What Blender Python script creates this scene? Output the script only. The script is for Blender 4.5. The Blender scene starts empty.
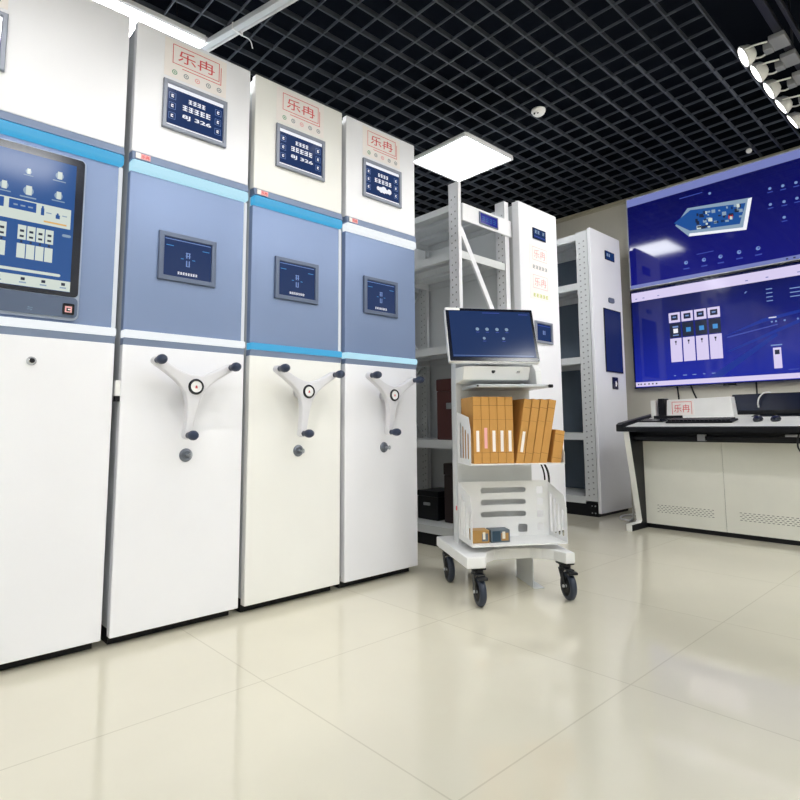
import bpy, bmesh, math, random
from mathutils import Vector, Matrix

random.seed(7)
SC = bpy.context.scene
COL = SC.collection
R = math.radians

# ------------------------------------------------------------------ materials
def srgb(r, g, b):
    def f(c):
        c /= 255.0
        return c / 12.92 if c <= 0.04045 else ((c + 0.055) / 1.055) ** 2.4
    return (f(r), f(g), f(b))

MATS = {}
def mat(name, col, rough=0.5, metal=0.0, spec=0.5, var=0.03, scale=6.0, emit=None, strength=0.0, bump=0.0, coat=0.0):
    if name in MATS:
        return MATS[name]
    m = bpy.data.materials.new(name)
    m.use_nodes = True
    nt = m.node_tree
    b = nt.nodes['Principled BSDF']
    b.inputs['Roughness'].default_value = rough
    b.inputs['Metallic'].default_value = metal
    b.inputs['Specular IOR Level'].default_value = spec
    b.inputs['Coat Weight'].default_value = coat
    b.inputs['Coat Roughness'].default_value = 0.08
    tc = nt.nodes.new('ShaderNodeTexCoord')
    nz = nt.nodes.new('ShaderNodeTexNoise')
    nz.inputs['Scale'].default_value = scale
    nz.inputs['Detail'].default_value = 3.0
    nt.links.new(tc.outputs['Object'], nz.inputs['Vector'])
    cr = nt.nodes.new('ShaderNodeValToRGB')
    lo = [max(0, c * (1 - var)) for c in col]
    hi = [min(1, c * (1 + var)) for c in col]
    cr.color_ramp.elements[0].color = (*lo, 1)
    cr.color_ramp.elements[1].color = (*hi, 1)
    cr.color_ramp.elements[0].position = 0.3
    cr.color_ramp.elements[1].position = 0.7
    nt.links.new(nz.outputs['Fac'], cr.inputs['Fac'])
    nt.links.new(cr.outputs['Color'], b.inputs['Base Color'])
    if emit is not None:
        b.inputs['Emission Color'].default_value = (*emit, 1)
        b.inputs['Emission Strength'].default_value = strength
    if bump:
        bp = nt.nodes.new('ShaderNodeBump')
        bp.inputs['Strength'].default_value = bump
        bp.inputs['Distance'].default_value = 0.002
        n2 = nt.nodes.new('ShaderNodeTexNoise')
        n2.inputs['Scale'].default_value = 90
        nt.links.new(tc.outputs['Object'], n2.inputs['Vector'])
        nt.links.new(n2.outputs['Fac'], bp.inputs['Height'])
        nt.links.new(bp.outputs['Normal'], b.inputs['Normal'])
    MATS[name] = m
    return m

def glow(name, col, strength=1.0, rough=0.12, spec=0.22):
    """something that shines: screens, light strips, lamp diffusers"""
    return mat(name, (0.012, 0.012, 0.012), rough, 0, spec, 0.0, emit=col, strength=strength)

def floor_material():
    m = bpy.data.materials.new('polished_tile')
    m.use_nodes = True
    nt = m.node_tree
    b = nt.nodes['Principled BSDF']
    tc = nt.nodes.new('ShaderNodeTexCoord')
    mp = nt.nodes.new('ShaderNodeMapping')
    mp.inputs['Location'].default_value = (0.2, 0.12, 0)
    nt.links.new(tc.outputs['Object'], mp.inputs['Vector'])
    br = nt.nodes.new('ShaderNodeTexBrick')
    br.offset = 0.0
    br.inputs['Scale'].default_value = 1.0
    br.inputs['Brick Width'].default_value = 0.8
    br.inputs['Row Height'].default_value = 0.8
    br.inputs['Mortar Size'].default_value = 0.0022
    br.inputs['Mortar Smooth'].default_value = 0.0
    c = srgb(226, 221, 202)
    br.inputs['Color1'].default_value = (*c, 1)
    br.inputs['Color2'].default_value = (*[x * 0.97 for x in c], 1)
    br.inputs['Mortar'].default_value = (*srgb(208, 202, 182), 1)
    nt.links.new(mp.outputs['Vector'], br.inputs['Vector'])
    nz = nt.nodes.new('ShaderNodeTexNoise')
    nz.inputs['Scale'].default_value = 2.5
    nz.inputs['Detail'].default_value = 6
    nt.links.new(tc.outputs['Object'], nz.inputs['Vector'])
    mr = nt.nodes.new('ShaderNodeMapRange')
    mr.inputs['To Min'].default_value = 0.93
    mr.inputs['To Max'].default_value = 1.05
    nt.links.new(nz.outputs['Fac'], mr.inputs['Value'])
    mx = nt.nodes.new('ShaderNodeVectorMath')
    mx.operation = 'SCALE'
    nt.links.new(br.outputs['Color'], mx.inputs[0])
    nt.links.new(mr.outputs['Result'], mx.inputs['Scale'])
    nt.links.new(mx.outputs['Vector'], b.inputs['Base Color'])
    b.inputs['Roughness'].default_value = 0.06
    b.inputs['Specular IOR Level'].default_value = 0.6
    return m

WHITE = mat('white_powder_coat', srgb(240, 241, 247), 0.38, 0, 0.4, 0.012, 3, bump=0.03)
IVORY = mat('ivory_powder_coat', srgb(240, 240, 237), 0.4, 0, 0.4, 0.012, 3, bump=0.03)
LIGHTGREY = mat('light_grey_steel', srgb(214, 217, 220), 0.42, 0, 0.4, 0.02, 4, bump=0.03)
BLUEGREY = mat('blue_grey_lacquer', srgb(124, 142, 178), 0.3, 0.25, 0.5, 0.03, 2)
BEVEL = mat('steel_blue_band', srgb(128, 143, 172), 0.4, 0.1, 0.5, 0.02)
DARKNAVY = mat('navy_strip', srgb(50, 78, 120), 0.4, 0, 0.5)
BLACK = mat('black_plinth', srgb(14, 16, 22), 0.45, 0, 0.3)
BLACKGLOSS = mat('black_bezel', srgb(18, 24, 40), 0.15, 0, 0.5)
FRAMEGREY = mat('display_frame_grey', srgb(136, 142, 156), 0.4, 0.2, 0.5)
FRAMEDARK = mat('display_frame_dark', srgb(92, 104, 128), 0.35, 0.2, 0.5)
SILVER = mat('brushed_silver', srgb(190, 194, 200), 0.28, 0.8, 0.5)
CHROME = mat('chrome', srgb(205, 208, 212), 0.15, 1.0, 0.5)
WHEELMET = mat('satin_white_alloy', srgb(222, 222, 228), 0.32, 0.1, 0.5)
KNOB = mat('dark_blue_rubber', srgb(38, 50, 76), 0.4, 0, 0.5)
RED = mat('seal_red', srgb(222, 90, 96), 0.6)
PINK = mat('pale_pink_print', srgb(238, 176, 178), 0.6)
PAPER = mat('sticker_paper', srgb(246, 240, 238), 0.55)
ICONGREY = mat('icon_grey_print', srgb(150, 156, 162), 0.6)
ICONGREEN = mat('icon_green_print', srgb(120, 170, 140), 0.6)
GLYPHYELLOW = mat('yellow_green_print', srgb(206, 216, 120), 0.6)
KRAFT = mat('kraft_board', srgb(200, 150, 84), 0.75, 0, 0.2, 0.05, 14, bump=0.1)
KRAFTLINE = mat('kraft_fold_line', srgb(120, 78, 34), 0.8)
TYRE = mat('dark_caster_rubber', srgb(36, 46, 64), 0.45)
CASTERBLACK = mat('caster_black', srgb(22, 24, 30), 0.4, 0.2)
TROLLEY = mat('trolley_white_steel', srgb(236, 237, 238), 0.36, 0, 0.45, 0.012, 4, bump=0.03)
CABLEBLACK = mat('cable_black', srgb(20, 20, 24), 0.5)
CABLEWHITE = mat('cable_white', srgb(225, 225, 225), 0.5)
WALLPAINT = mat('wall_paint', srgb(220, 216, 205), 0.85, 0, 0.2, 0.03, 1.5, bump=0.1)
GRID = mat('black_grid_metal', srgb(66, 71, 80), 0.5, 0, 0.4, 0.08, 4)
PLENUM = mat('plenum_black', srgb(14, 19, 28), 0.95, 0, 0.1)  # blue tint in the black stands in for spill from the panel lights
TRIMM = mat('ceiling_trim_metal', srgb(190, 184, 164), 0.5)
DARKIN = mat('shelf_back_slate', srgb(98, 112, 128), 0.6)  # pale sheet greyed down, part of the interior shade is in the colour
MAROON = mat('maroon_case', srgb(84, 44, 42), 0.5)
DESKWHITE = mat('desk_white_laminate', srgb(236, 236, 232), 0.4)
PANELGREY = mat('desk_panel_grey', srgb(230, 230, 221), 0.5, 0, 0.3, 0.02)
DESKBLACK = mat('desk_black_edge', srgb(9, 12, 19), 0.35, 0, 0.3)
PLASTICWHITE = mat('white_plastic', srgb(238, 238, 238), 0.45)
GEARGREY = mat('gear_grey', srgb(150, 152, 156), 0.5, 0.2)
LAMP = glow('panel_diffuser', (0.97, 0.99, 1.0), 23.5)
SPOT = glow('spot_lens', (1.0, 0.97, 0.92), 14.0)
S_NAVY = glow('screen_navy', srgb(22, 52, 104), 0.8)
S_DEEP = glow('screen_deep_blue', srgb(18, 28, 140), 0.9)
S_MID = glow('screen_mid_blue', srgb(30, 84, 160), 0.85)
S_TERM = glow('screen_terminal_blue', srgb(34, 84, 150), 0.9)
S_WHITE = glow('screen_white', srgb(240, 242, 250), 1.0)
S_SOFT = glow('screen_soft_text', srgb(130, 160, 220), 0.8)
S_FAINT = glow('screen_faint_text', srgb(70, 90, 190), 0.8)
S_LAV = glow('screen_lavender', srgb(220, 210, 245), 0.95)
S_LAVDIM = glow('screen_lavender_dim', srgb(130, 140, 205), 0.8)
S_CYAN = glow('screen_cyan', srgb(70, 150, 220), 0.9)
S_DARK = glow('screen_dark', srgb(36, 44, 70), 0.8)
S_CREAM = glow('screen_cream', srgb(216, 226, 218), 0.9)
S_ORANGE = glow('screen_orange', srgb(226, 180, 110), 0.9)
S_RED = glow('screen_red', srgb(200, 60, 60), 0.8)
S_STEEL = glow('screen_steel', srgb(150, 175, 200), 0.8)
LED_WHITE = glow('led_white', (0.93, 0.97, 1.0), 0.95, 0.3)
LED_SIDE = glow('led_side', (0.9, 0.95, 1.0), 0.8, 0.3)
LED_CYAN = glow('led_cyan', srgb(70, 172, 222), 0.95, 0.3)
LED_PALE = glow('led_pale_cyan', srgb(186, 232, 250), 0.95, 0.3)

# ------------------------------------------------------------------ mesh helpers
class MB:
    def __init__(self, *mats):
        self.bm = bmesh.new()
        self.mats = list(mats)
    def mi(self, m):
        if m is None:
            return 0
        if m not in self.mats:
            self.mats.append(m)
        return self.mats.index(m)
    def _take(self, sub, m=None, M=None):
        if M is not None:
            sub.transform(M)
        i = self.mi(m)
        for f in sub.faces:
            f.material_index = i
        me = bpy.data.meshes.new('tmp')
        sub.to_mesh(me)
        sub.free()
        self.bm.from_mesh(me)
        bpy.data.meshes.remove(me)
        return self
    def box(self, x0, x1, y0, y1, z0, z1, bev=0.0, m=None, M=None, seg=2):
        s = bmesh.new()
        bmesh.ops.create_cube(s, size=1)
        s.transform(Matrix.Translation(((x0+x1)/2, (y0+y1)/2, (z0+z1)/2)) @ Matrix.Diagonal((abs(x1-x0), abs(y1-y0), abs(z1-z0), 1)))
        if bev:
            bmesh.ops.bevel(s, geom=s.edges[:], offset=bev, segments=seg, affect='EDGES', profile=0.5)
            for f in s.faces:
                f.smooth = False
        return self._take(s, m, M)
    def cyl(self, p0, p1, r0, r1=None, seg=24, m=None, cap=True):
        p0, p1 = Vector(p0), Vector(p1)
        r1 = r0 if r1 is None else r1
        d = p1 - p0
        s = bmesh.new()
        bmesh.ops.create_cone(s, cap_ends=cap, segments=seg, radius1=r0, radius2=r1, depth=d.length)
        q = Vector((0, 0, 1)).rotation_difference(d.normalized()).to_matrix().to_4x4()
        for f in s.faces:
            f.smooth = len(f.verts) == 4
        return self._take(s, m, Matrix.Translation((p0+p1)/2) @ q)
    def ball(self, c, r, sx=1, sy=1, sz=1, m=None, u=20, v=12):
        s = bmesh.new()
        bmesh.ops.create_uvsphere(s, u_segments=u, v_segments=v, radius=r)
        for f in s.faces:
            f.smooth = True
        return self._take(s, m, Matrix.Translation(c) @ Matrix.Diagonal((sx, sy, sz, 1)))
    def lathe(self, profile, origin, axis, seg=28, m=None):
        """profile = [(radius, along axis)]"""
        s = bmesh.new()
        rings = []
        for r, h in profile:
            if r < 1e-6:
                rings.append([s.verts.new((0, 0, h))])
            else:
                rings.append([s.verts.new((r*math.cos(2*math.pi*k/seg), r*math.sin(2*math.pi*k/seg), h)) for k in range(seg)])
        for a, b in zip(rings, rings[1:]):
            for k in range(seg):
                k2 = (k+1) % seg
                if len(a) == 1 and len(b) == 1:
                    continue
                if len(a) == 1:
                    f = s.faces.new((a[0], b[k2], b[k]))
                elif len(b) == 1:
                    f = s.faces.new((a[k], a[k2], b[0]))
                else:
                    f = s.faces.new((a[k], a[k2], b[k2], b[k]))
                f.smooth = True
        bmesh.ops.recalc_face_normals(s, faces=s.faces[:])
        q = Vector((0, 0, 1)).rotation_difference(Vector(axis).normalized()).to_matrix().to_4x4()
        return self._take(s, m, Matrix.Translation(origin) @ q)
    def tube(self, pts, r, seg=8, m=None):
        cu = bpy.data.curves.new('t', 'CURVE')
        cu.dimensions = '3D'
        cu.bevel_depth = r
        cu.bevel_resolution = max(1, seg//4)
        cu.use_fill_caps = True
        cu.resolution_u = 8
        sp = cu.splines.new('BEZIER')
        sp.bezier_points.add(len(pts)-1)
        for bp_, p in zip(sp.bezier_points, pts):
            bp_.co = p
            bp_.handle_left_type = bp_.handle_right_type = 'AUTO'
        o = bpy.data.objects.new('t', cu)
        me = bpy.data.meshes.new_from_object(o)
        s = bmesh.new()
        s.from_mesh(me)
        for f in s.faces:
            f.smooth = True
        bpy.data.objects.remove(o)
        bpy.data.curves.remove(cu)
        bpy.data.meshes.remove(me)
        return self._take(s, m)
    def plate(self, outlines, th, M, m=None, bev=0.0):
        """flat sheet: first outline outside, others are holes; lies in the local XY plane, thickness th centred"""
        cu = bpy.data.curves.new('t', 'CURVE')
        cu.dimensions = '2D'
        cu.fill_mode = 'BOTH'
        cu.extrude = th/2
        if bev:
            cu.bevel_depth = bev
            cu.bevel_resolution = 2
            cu.offset = -bev
            cu.extrude = max(0.0, th/2 - bev)
        for ol in outlines:
            sp = cu.splines.new('POLY')
            sp.points.add(len(ol)-1)
            sp.use_cyclic_u = True
            for i, p in enumerate(ol):
                sp.points[i].co = (p[0], p[1], 0, 1)
        o = bpy.data.objects.new('t', cu)
        me = bpy.data.meshes.new_from_object(o)
        s = bmesh.new()
        s.from_mesh(me)
        bmesh.ops.remove_doubles(s, verts=s.verts[:], dist=1e-5)
        for f in s.faces:
            f.smooth = False
        bpy.data.objects.remove(o)
        bpy.data.curves.remove(cu)
        bpy.data.meshes.remove(me)
        return self._take(s, m, M)
    def text(self, body, h, M, m=None, width=None, bold=0.0):
        """lettering in the local XY plane centred on the origin, glyph height h"""
        cu = bpy.data.curves.new('t', 'FONT')
        cu.body = body
        cu.size = 1.0
        cu.extrude = 0.004
        cu.offset = bold
        o = bpy.data.objects.new('t', cu)
        me = bpy.data.meshes.new_from_object(o)
        s = bmesh.new()
        s.from_mesh(me)
        bpy.data.objects.remove(o)
        bpy.data.curves.remove(cu)
        bpy.data.meshes.remove(me)
        if not s.verts:
            s.free()
            return self
        xs = [v.co.x for v in s.verts]
        ys = [v.co.y for v in s.verts]
        sy = h/(max(ys)-min(ys))
        sx = sy if width is None else width/(max(xs)-min(xs))
        C = Matrix.Diagonal((sx, sy, 0.1, 1)) @ Matrix.Translation((-(max(xs)+min(xs))/2, -(max(ys)+min(ys))/2, 0))
        return self._take(s, m, M @ C)
    def build(self, name, parent=None):
        me = bpy.data.meshes.new(name)
        self.bm.to_mesh(me)
        self.bm.free()
        for m in self.mats:
            me.materials.append(m)
        o = bpy.data.objects.new(name, me)
        COL.objects.link(o)
        if parent is not None:
            o.parent = parent
        return o

def rect(x0, x1, y0, y1):
    return [(x0, y0), (x1, y0), (x1, y1), (x0, y1)]
def slot(x0, x1, y0, y1, r=None, n=5):
    r = min(x1-x0, y1-y0)/2 if r is None else r
    pts = []
    for cx, cy, a0 in ((x1-r, y1-r, 0), (x0+r, y1-r, 90), (x0+r, y0+r, 180), (x1-r, y0+r, 270)):
        for k in range(n+1):
            a = R(a0 + 90*k/n)
            pts.append((cx + r*math.cos(a), cy + r*math.sin(a)))
    return pts
def circ(cx, cy, r, n=10):
    return [(cx + r*math.cos(2*math.pi*k/n), cy + r*math.sin(2*math.pi*k/n)) for k in range(n)]

def frame_matrix(origin, u, n):
    """columns u (right), v (up), n (outward)"""
    u, n = Vector(u).normalized(), Vector(n).normalized()
    v = n.cross(u)
    M = Matrix((u, v, n)).transposed().to_4x4()
    return Matrix.Translation(origin) @ M
def FX(x, y=0.0, z=0.0):        # things facing +X: local (u, v) = (Y, Z)
    return frame_matrix((x, y, z), (0, 1, 0), (1, 0, 0))
def FY(y, x=0.0, z=0.0):        # things facing -Y: local (u, v) = (X, Z)
    return frame_matrix((x, y, z), (1, 0, 0), (0, -1, 0))

def decal(mb, M, polys):
    """polys = [(material, level, [(u, v), ...])]: flat print or picture elements in steps of 0.3 mm above a face"""
    for m, lev, pts in polys:
        s = bmesh.new()
        vs = [s.verts.new((p[0], p[1], 0.0004 * lev)) for p in pts]
        f = s.faces.new(vs)
        bmesh.ops.recalc_face_normals(s, faces=[f])
        f.normal_update()
        if f.normal.z < 0:
            f.normal_flip()
        mb._take(s, m, M)

def empty(name, label, cat, loc=(0, 0, 0), rz=0.0, group=None):
    o = bpy.data.objects.new(name, None)
    COL.objects.link(o)
    o.location = loc
    o.rotation_euler = (0, 0, rz)
    o.empty_display_size = 0.1
    o['label'] = label
    o['category'] = cat
    if group:
        o['group'] = group
    return o
def tag(o, label, cat, group=None):
    o['label'] = label
    o['category'] = cat
    if group:
        o['group'] = group
    return o
def struct(o, label=None, cat=None):
    o['kind'] = 'structure'
    if label:
        o['label'] = label
    if cat:
        o['category'] = cat
    return o

# ------------------------------------------------------------------ camera (f 572 px of 800)
yaw, pitch, roll = R(47.132), R(6.1795), R(-0.3544)
fw = Vector((-math.sin(yaw)*math.cos(pitch), math.cos(yaw)*math.cos(pitch), math.sin(pitch)))
rt = Vector((math.cos(yaw), math.sin(yaw), 0))
up = rt.cross(fw)
r2 = rt*math.cos(roll) + up*math.sin(roll)
u2 = up*math.cos(roll) - rt*math.sin(roll)
cd = bpy.data.cameras.new('camera')
cam = bpy.data.objects.new('camera', cd)
COL.objects.link(cam)
cam.matrix_world = Matrix.Translation((2.2735, -0.2814, 0.7882)) @ Matrix((r2, u2, -fw)).transposed().to_4x4()
cd.sensor_width = 36
cd.lens = 572.2/800*36
cd.shift_y = -(400-363.78)/800
cd.clip_start = 0.05
SC.camera = cam

# ------------------------------------------------------------------ room
X0, X1, Y0, Y1, ZC, ZS = -3.2, 4.4, -3.4, 5.15, 3.03, 3.6
b = MB(floor_material()); b.box(X0-0.1, X1+0.1, Y0-0.1, Y1+0.1, -0.1, 0)
struct(b.build('floor'), 'glossy beige tiled floor', 'floor')
b = MB(PLENUM); b.box(X0-0.1, X1+0.1, Y0-0.1, Y1+0.1, ZS, ZS+0.1)
struct(b.build('ceiling'), 'black slab above the open ceiling grid', 'ceiling')
for nm, box in (('wall_back', (X0-0.1, X1+0.1, Y1, Y1+0.1)), ('wall_front', (X0-0.1, X1+0.1, Y0-0.1, Y0)),
                ('wall_left', (X0-0.1, X0, Y0, Y1)), ('wall_right', (X1, X1+0.1, Y0, Y1))):
    b = MB(WALLPAINT); b.box(*box, 0, ZC-0.001)
    b.box(*box, ZC-0.001, ZS, m=PLENUM)
    struct(b.build(nm), 'beige painted wall', 'wall')
# open-cell grid: bars both ways at 0.15 m
b = MB(GRID)
GX1 = 1.275
n = 0
x = GX1
PX = []
while x > X0:
    PX.append(x); x -= 0.1548
PY = []
y = 2.226 + 0.1465*19
while y > Y0:
    PY.append(y); y -= 0.1465
for x in PX:
    b.box(x-0.0042, x+0.0042, Y0, Y1, ZC, ZC+0.032)
for y in PY:
    b.box(X0, GX1, y-0.0032, y+0.0032, ZC+0.001, ZC+0.016)
x = 2.9
while x < X1:
    b.box(x-0.0042, x+0.0042, Y0, Y1, ZC, ZC+0.032); x += 0.1548
for y in PY:
    b.box(2.9, X1, y-0.0032, y+0.0032, ZC+0.001, ZC+0.016)
struct(b.build('ceiling_grid'), 'black open-cell grid ceiling', 'ceiling')
b = MB(TRIMM); b.box(X0, X1, Y1-0.03, Y1, ZC-0.012, ZC); b.box(X0, X1, Y1-0.006, Y1, ZC-0.04, ZC-0.012)
struct(b.build('trim_1'), 'pale metal edge trim between wall and ceiling', 'trim')

# ------------------------------------------------------------------ ceiling lights
def ceiling_light(x, y, label, s=0.6):
    t = empty('ceiling_light', label, 'ceiling light', (x, y, ZC-0.03), 0, 'square ceiling panel lights')
    f = MB(PLASTICWHITE)
    h = s/2
    for a in (-1, 1):
        f.box(-h, h, a*h-0.012, a*h+0.012, 0, 0.03, 0.004)
        f.box(a*h-0.012, a*h+0.012, -h+0.012, h-0.012, 0, 0.03, 0.004)
    f.box(-h, h, -h, h, 0.026, 0.032)
    f.build('frame', t)
    d = MB(LAMP); d.box(-h+0.011, h-0.011, -h+0.011, h-0.011, 0.004, 0.012)
    d.build('diffuser', t)
    c = MB(GEARGREY)
    for k in (-0.04, 0.04):
        c.tube([(h-0.1+k, h+0.012, 0.02), (h-0.1+k, h+0.04, 0.05), (h-0.1+k*0.5, h+0.02, 0.09)], 0.004)
    c.build('spring_clip', t)
    return t
ceiling_light(-0.74, 3.24, 'square ceiling panel light above the open shelf end frame')
ceiling_light(-1.04, 0.71, 'square ceiling panel light seen over the top of the second cabinet')
FILL_PANELS = [(3.3, -0.7), (0.95, -2.6), (3.3, 1.7), (3.3, 0.5), (3.3, 4.1), (3.3, -1.9), (3.3, 2.9)]  # unseen panels, added to light the room and the cabinet fronts
FILL_PANEL_LABELS = ['square ceiling panel light on the right, just behind the camera', 'square ceiling panel light behind the camera near the front wall',
        'square ceiling panel light on the right side, third from the wall with the screens', 'square ceiling panel light on the right side, level with the camera',
        'square ceiling panel light on the right side, nearest the wall with the screens', 'square ceiling panel light on the right side, farthest behind the camera',
        'square ceiling panel light on the right side, second from the wall with the screens']
for (x, y), l in zip(FILL_PANELS, FILL_PANEL_LABELS):
    ceiling_light(x, y, l)

# smoke detector and small sensor
t = empty('smoke_detector', 'white round smoke detector on the black grid ceiling', 'smoke detector', (0.112, 3.092, ZC-0.045))
b = MB(PLASTICWHITE); b.lathe([(0, 0), (0.025, 0.002), (0.042, 0.016), (0.047, 0.03), (0.05, 0.031), (0.05, 0.045), (0, 0.045)], (0, 0, 0), (0, 0, 1))
b.build('housing', t)
b = MB(BLACK)
for k in (-0.013, 0.011):
    b.box(0.02+0, 0.034, k-0.007-0.012, k+0.004-0.012, 0.004, 0.012, 0.002, M=Matrix.Rotation(R(-60), 4, 'Z'))
b.build('vent_slot', t)
t = empty('ceiling_sensor', 'tiny white round sensor on the ceiling above the screens', 'sensor', (0.943, 4.877, ZC-0.03))
b = MB(mat('sensor_white', srgb(250, 250, 250), 0.3)); b.ball((0, 0, 0.015), 0.022); b.build('dome', t)
b = MB(BLACK); b.cyl((0, 0, 0.02), (0, 0, 0.032), 0.014); b.build('socket', t)

# cable conduit under the grid
t = empty('cable_conduit', 'pale grey cable conduit running under the black ceiling over the cabinets', 'conduit', (-0.2, 1.17, ZC-0.035), math.atan2(0.15, 0.66))
b = MB(LIGHTGREY); b.box(-2.6, 1.5, -0.035, 0.0, -0.005, 0.03, 0.003); b.build('trunking', t)
b = MB(CABLEWHITE); b.cyl((-2.6, 0.022, 0.012), (1.5, 0.022, 0.012), 0.009, seg=10); b.build('cable', t)
for xx in (-2.2, -0.9, 0.6):
    b = MB(CASTERBLACK); b.cyl((xx, -0.015, 0.03), (xx, -0.015, ZS-ZC+0.035), 0.004, seg=8); b.build('hanger_rod', t)
b = MB(PLASTICWHITE); b.box(-0.345, -0.335, -0.038, 0.034, -0.008, 0.033)
b.tube([(-0.34, 0.034, -0.006), (-0.32, 0.07, -0.02), (-0.34, 0.11, -0.04)], 0.003); b.build('cable_tie', t)

# track lighting beside the grid
t = empty('lighting_track', 'dark lighting track along the gap at the right of the ceiling grid', 'track', (1.52, 3.9, ZC-0.03))
b = MB(mat('track_black', srgb(40, 42, 50), 0.4, 0.3)); b.box(-0.02, 0.02, -5.2, 1.22, 0, 0.035, 0.003); b.box(0.06, 0.08, -5.2, 1.22, 0, 0.035, 0.003)
b.build('rail', t)
for yy in (-4.8, -3.6, -2.4, -1.2, -0.2, 0.8):
    b = MB(CASTERBLACK); b.cyl((0, yy, 0.03), (0, yy, ZS-ZC+0.03), 0.006, seg=8); b.build('hanger_rod', t)
SPOTS = [(3.41, (-0.9, -0.35, -0.42)), (3.65, (-0.88, -0.22, -0.45)), (3.92, (-0.88, -0.22, -0.45)), (4.2, (-0.88, -0.15, -0.5)), (4.5, (-0.88, -0.1, -0.5)),
         (2.5, (-0.5, -0.15, -0.8)), (1.7, (-0.5, -0.1, -0.8)), (0.9, (-0.5, 0.0, -0.8)), (0.1, (-0.5, 0.1, -0.8)), (-0.7, (-0.5, 0.3, -0.8)), (2.15, (-0.25, 0.8, -1.0))]  # this row is out of view, added to brighten cabinets, floor and desk
SL = ['round white spotlight on the ceiling track, nearest of those in view', 'round white spotlight on the ceiling track, second from the near end of the view',
      'round white spotlight on the ceiling track, third from the near end of the view', 'round white spotlight on the ceiling track, second from the wall',
      'round white spotlight on the ceiling track, nearest the wall'] + ['round white spotlight on the ceiling track, out over the aisle before the %s' % k for k in
      ('trolley', 'last handwheel cabinet', 'middle handwheel cabinet', 'first handwheel cabinet', 'touch terminal cabinet')] + ['round white spotlight on the ceiling track, turned towards the desk']  # desk spot is an added fill for the desk front
for (yy, d), l in zip(SPOTS, SL):
    t = empty('track_spotlight', l, 'spotlight', (1.52, yy, ZC-0.03), 0, 'spotlights on the ceiling track')
    D = Vector(d).normalized()
    c = Vector((-0.19, 0, -0.035))
    b = MB(GEARGREY); b.box(-0.05, 0.03, -0.05, 0.09, -0.03, 0, 0.004); b.box(-0.09, -0.045, 0.0, 0.06, -0.05, -0.006, 0.004)
    b.build('gear_box', t)
    b = MB(PLASTICWHITE)
    b.lathe([(0, 0.06), (0.03, 0.06), (0.05, 0.045), (0.066, 0.008), (0.066, -0.002), (0.058, -0.003), (0.056, 0.004)], c, -D)
    b.build('lamp_head', t)
    ld = bpy.data.lights.new('spot_beam', 'SPOT'); ld.energy = 70 if d[1] > 0.7 else (23 if yy > 3 else 31); ld.spot_size = R(75); ld.spot_blend = 0.7; ld.shadow_soft_size = 0.05; ld.color = (1.0, 0.98, 0.95)
    lo = bpy.data.objects.new('spot_beam', ld); COL.objects.link(lo); lo.parent = t
    lo.location = c + D*0.02; lo.rotation_euler = D.to_track_quat('-Z', 'Y').to_euler()
    b = MB(SPOT); b.cyl(c + D*0.0005, c - D*0.006, 0.057); b.build('lens', t)
    b = MB(PLASTICWHITE)
    for s in (-1, 1):
        b.tube([c - D*0.03 + Vector((0, s*0.07, 0)), Vector((-0.1, s*0.072, -0.035)), Vector((-0.06, s*0.03, -0.02))], 0.006)
    b.build('yoke', t)

# ------------------------------------------------------------------ seal-style logo  (乐冉 in a red frame with icons beneath)
def logo(mb, M, w, h, red=RED, pink=PINK, icons=(ICONGREEN, ICONGREY, PINK, ICONGREY, ICONGREY), back=True, chars='乐冉', bold=0.0):
    P = []
    if back:
        P.append((PAPER, 1, rect(-w*0.66, w*0.66, -h*1.25, h*0.72)))
    e = h*0.035
    for x0, x1, y0, y1 in ((-w/2, w/2, h/2-e, h/2), (-w/2, w/2, -h/2, -h/2+e), (-w/2, -w/2+e, -h/2, h/2), (w/2-e, w/2, -h/2, h/2),
                           (w/2+e*2, w/2+e*3, -h*0.62, h*0.3), (-w*0.3, w/2+e*3, -h*0.62-e, -h*0.62)):
        P.append((red, 2, rect(x0, x1, y0, y1)))
    k = len(icons)
    for i, ic in enumerate(icons):
        cx = -w*0.45 + w*0.95*i/(k-1)
        P.append((ic, 2, circ(cx, -h*0.95, h*0.13, 14)))
        P.append((PAPER, 3, circ(cx, -h*0.95, h*0.085, 12)))
        P.append((ic, 4, circ(cx, -h*0.95, h*0.045, 8)))
    decal(mb, M, P)
    mb.text(chars, h*0.62, M @ Matrix.Translation((0, 0, 0.0009)), red, width=w*0.78, bold=bold)

def glyph_row(cx, cy, n, gw, gh, m, lev, seed=0):
    """a line of little character blocks too small to read"""
    rr = random.Random(seed)
    out = []
    x = cx - n*gw/2
    for i in range(n):
        a, bb = x + gw*0.08, x + gw*0.86
        out.append((m, lev, rect(a, bb, cy+gh*0.28, cy+gh*0.45)))
        out.append((m, lev, rect(a, bb, cy-gh*0.1, cy+gh*0.1)))
        out.append((m, lev, rect(a, bb, cy-gh*0.48, cy-gh*0.3)))
        k = rr.uniform(0.1, 0.5)
        out.append((m, lev, rect(a+gw*k, a+gw*(k+0.2), cy-gh*0.48, cy+gh*0.48)))
        x += gw
    return out

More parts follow.
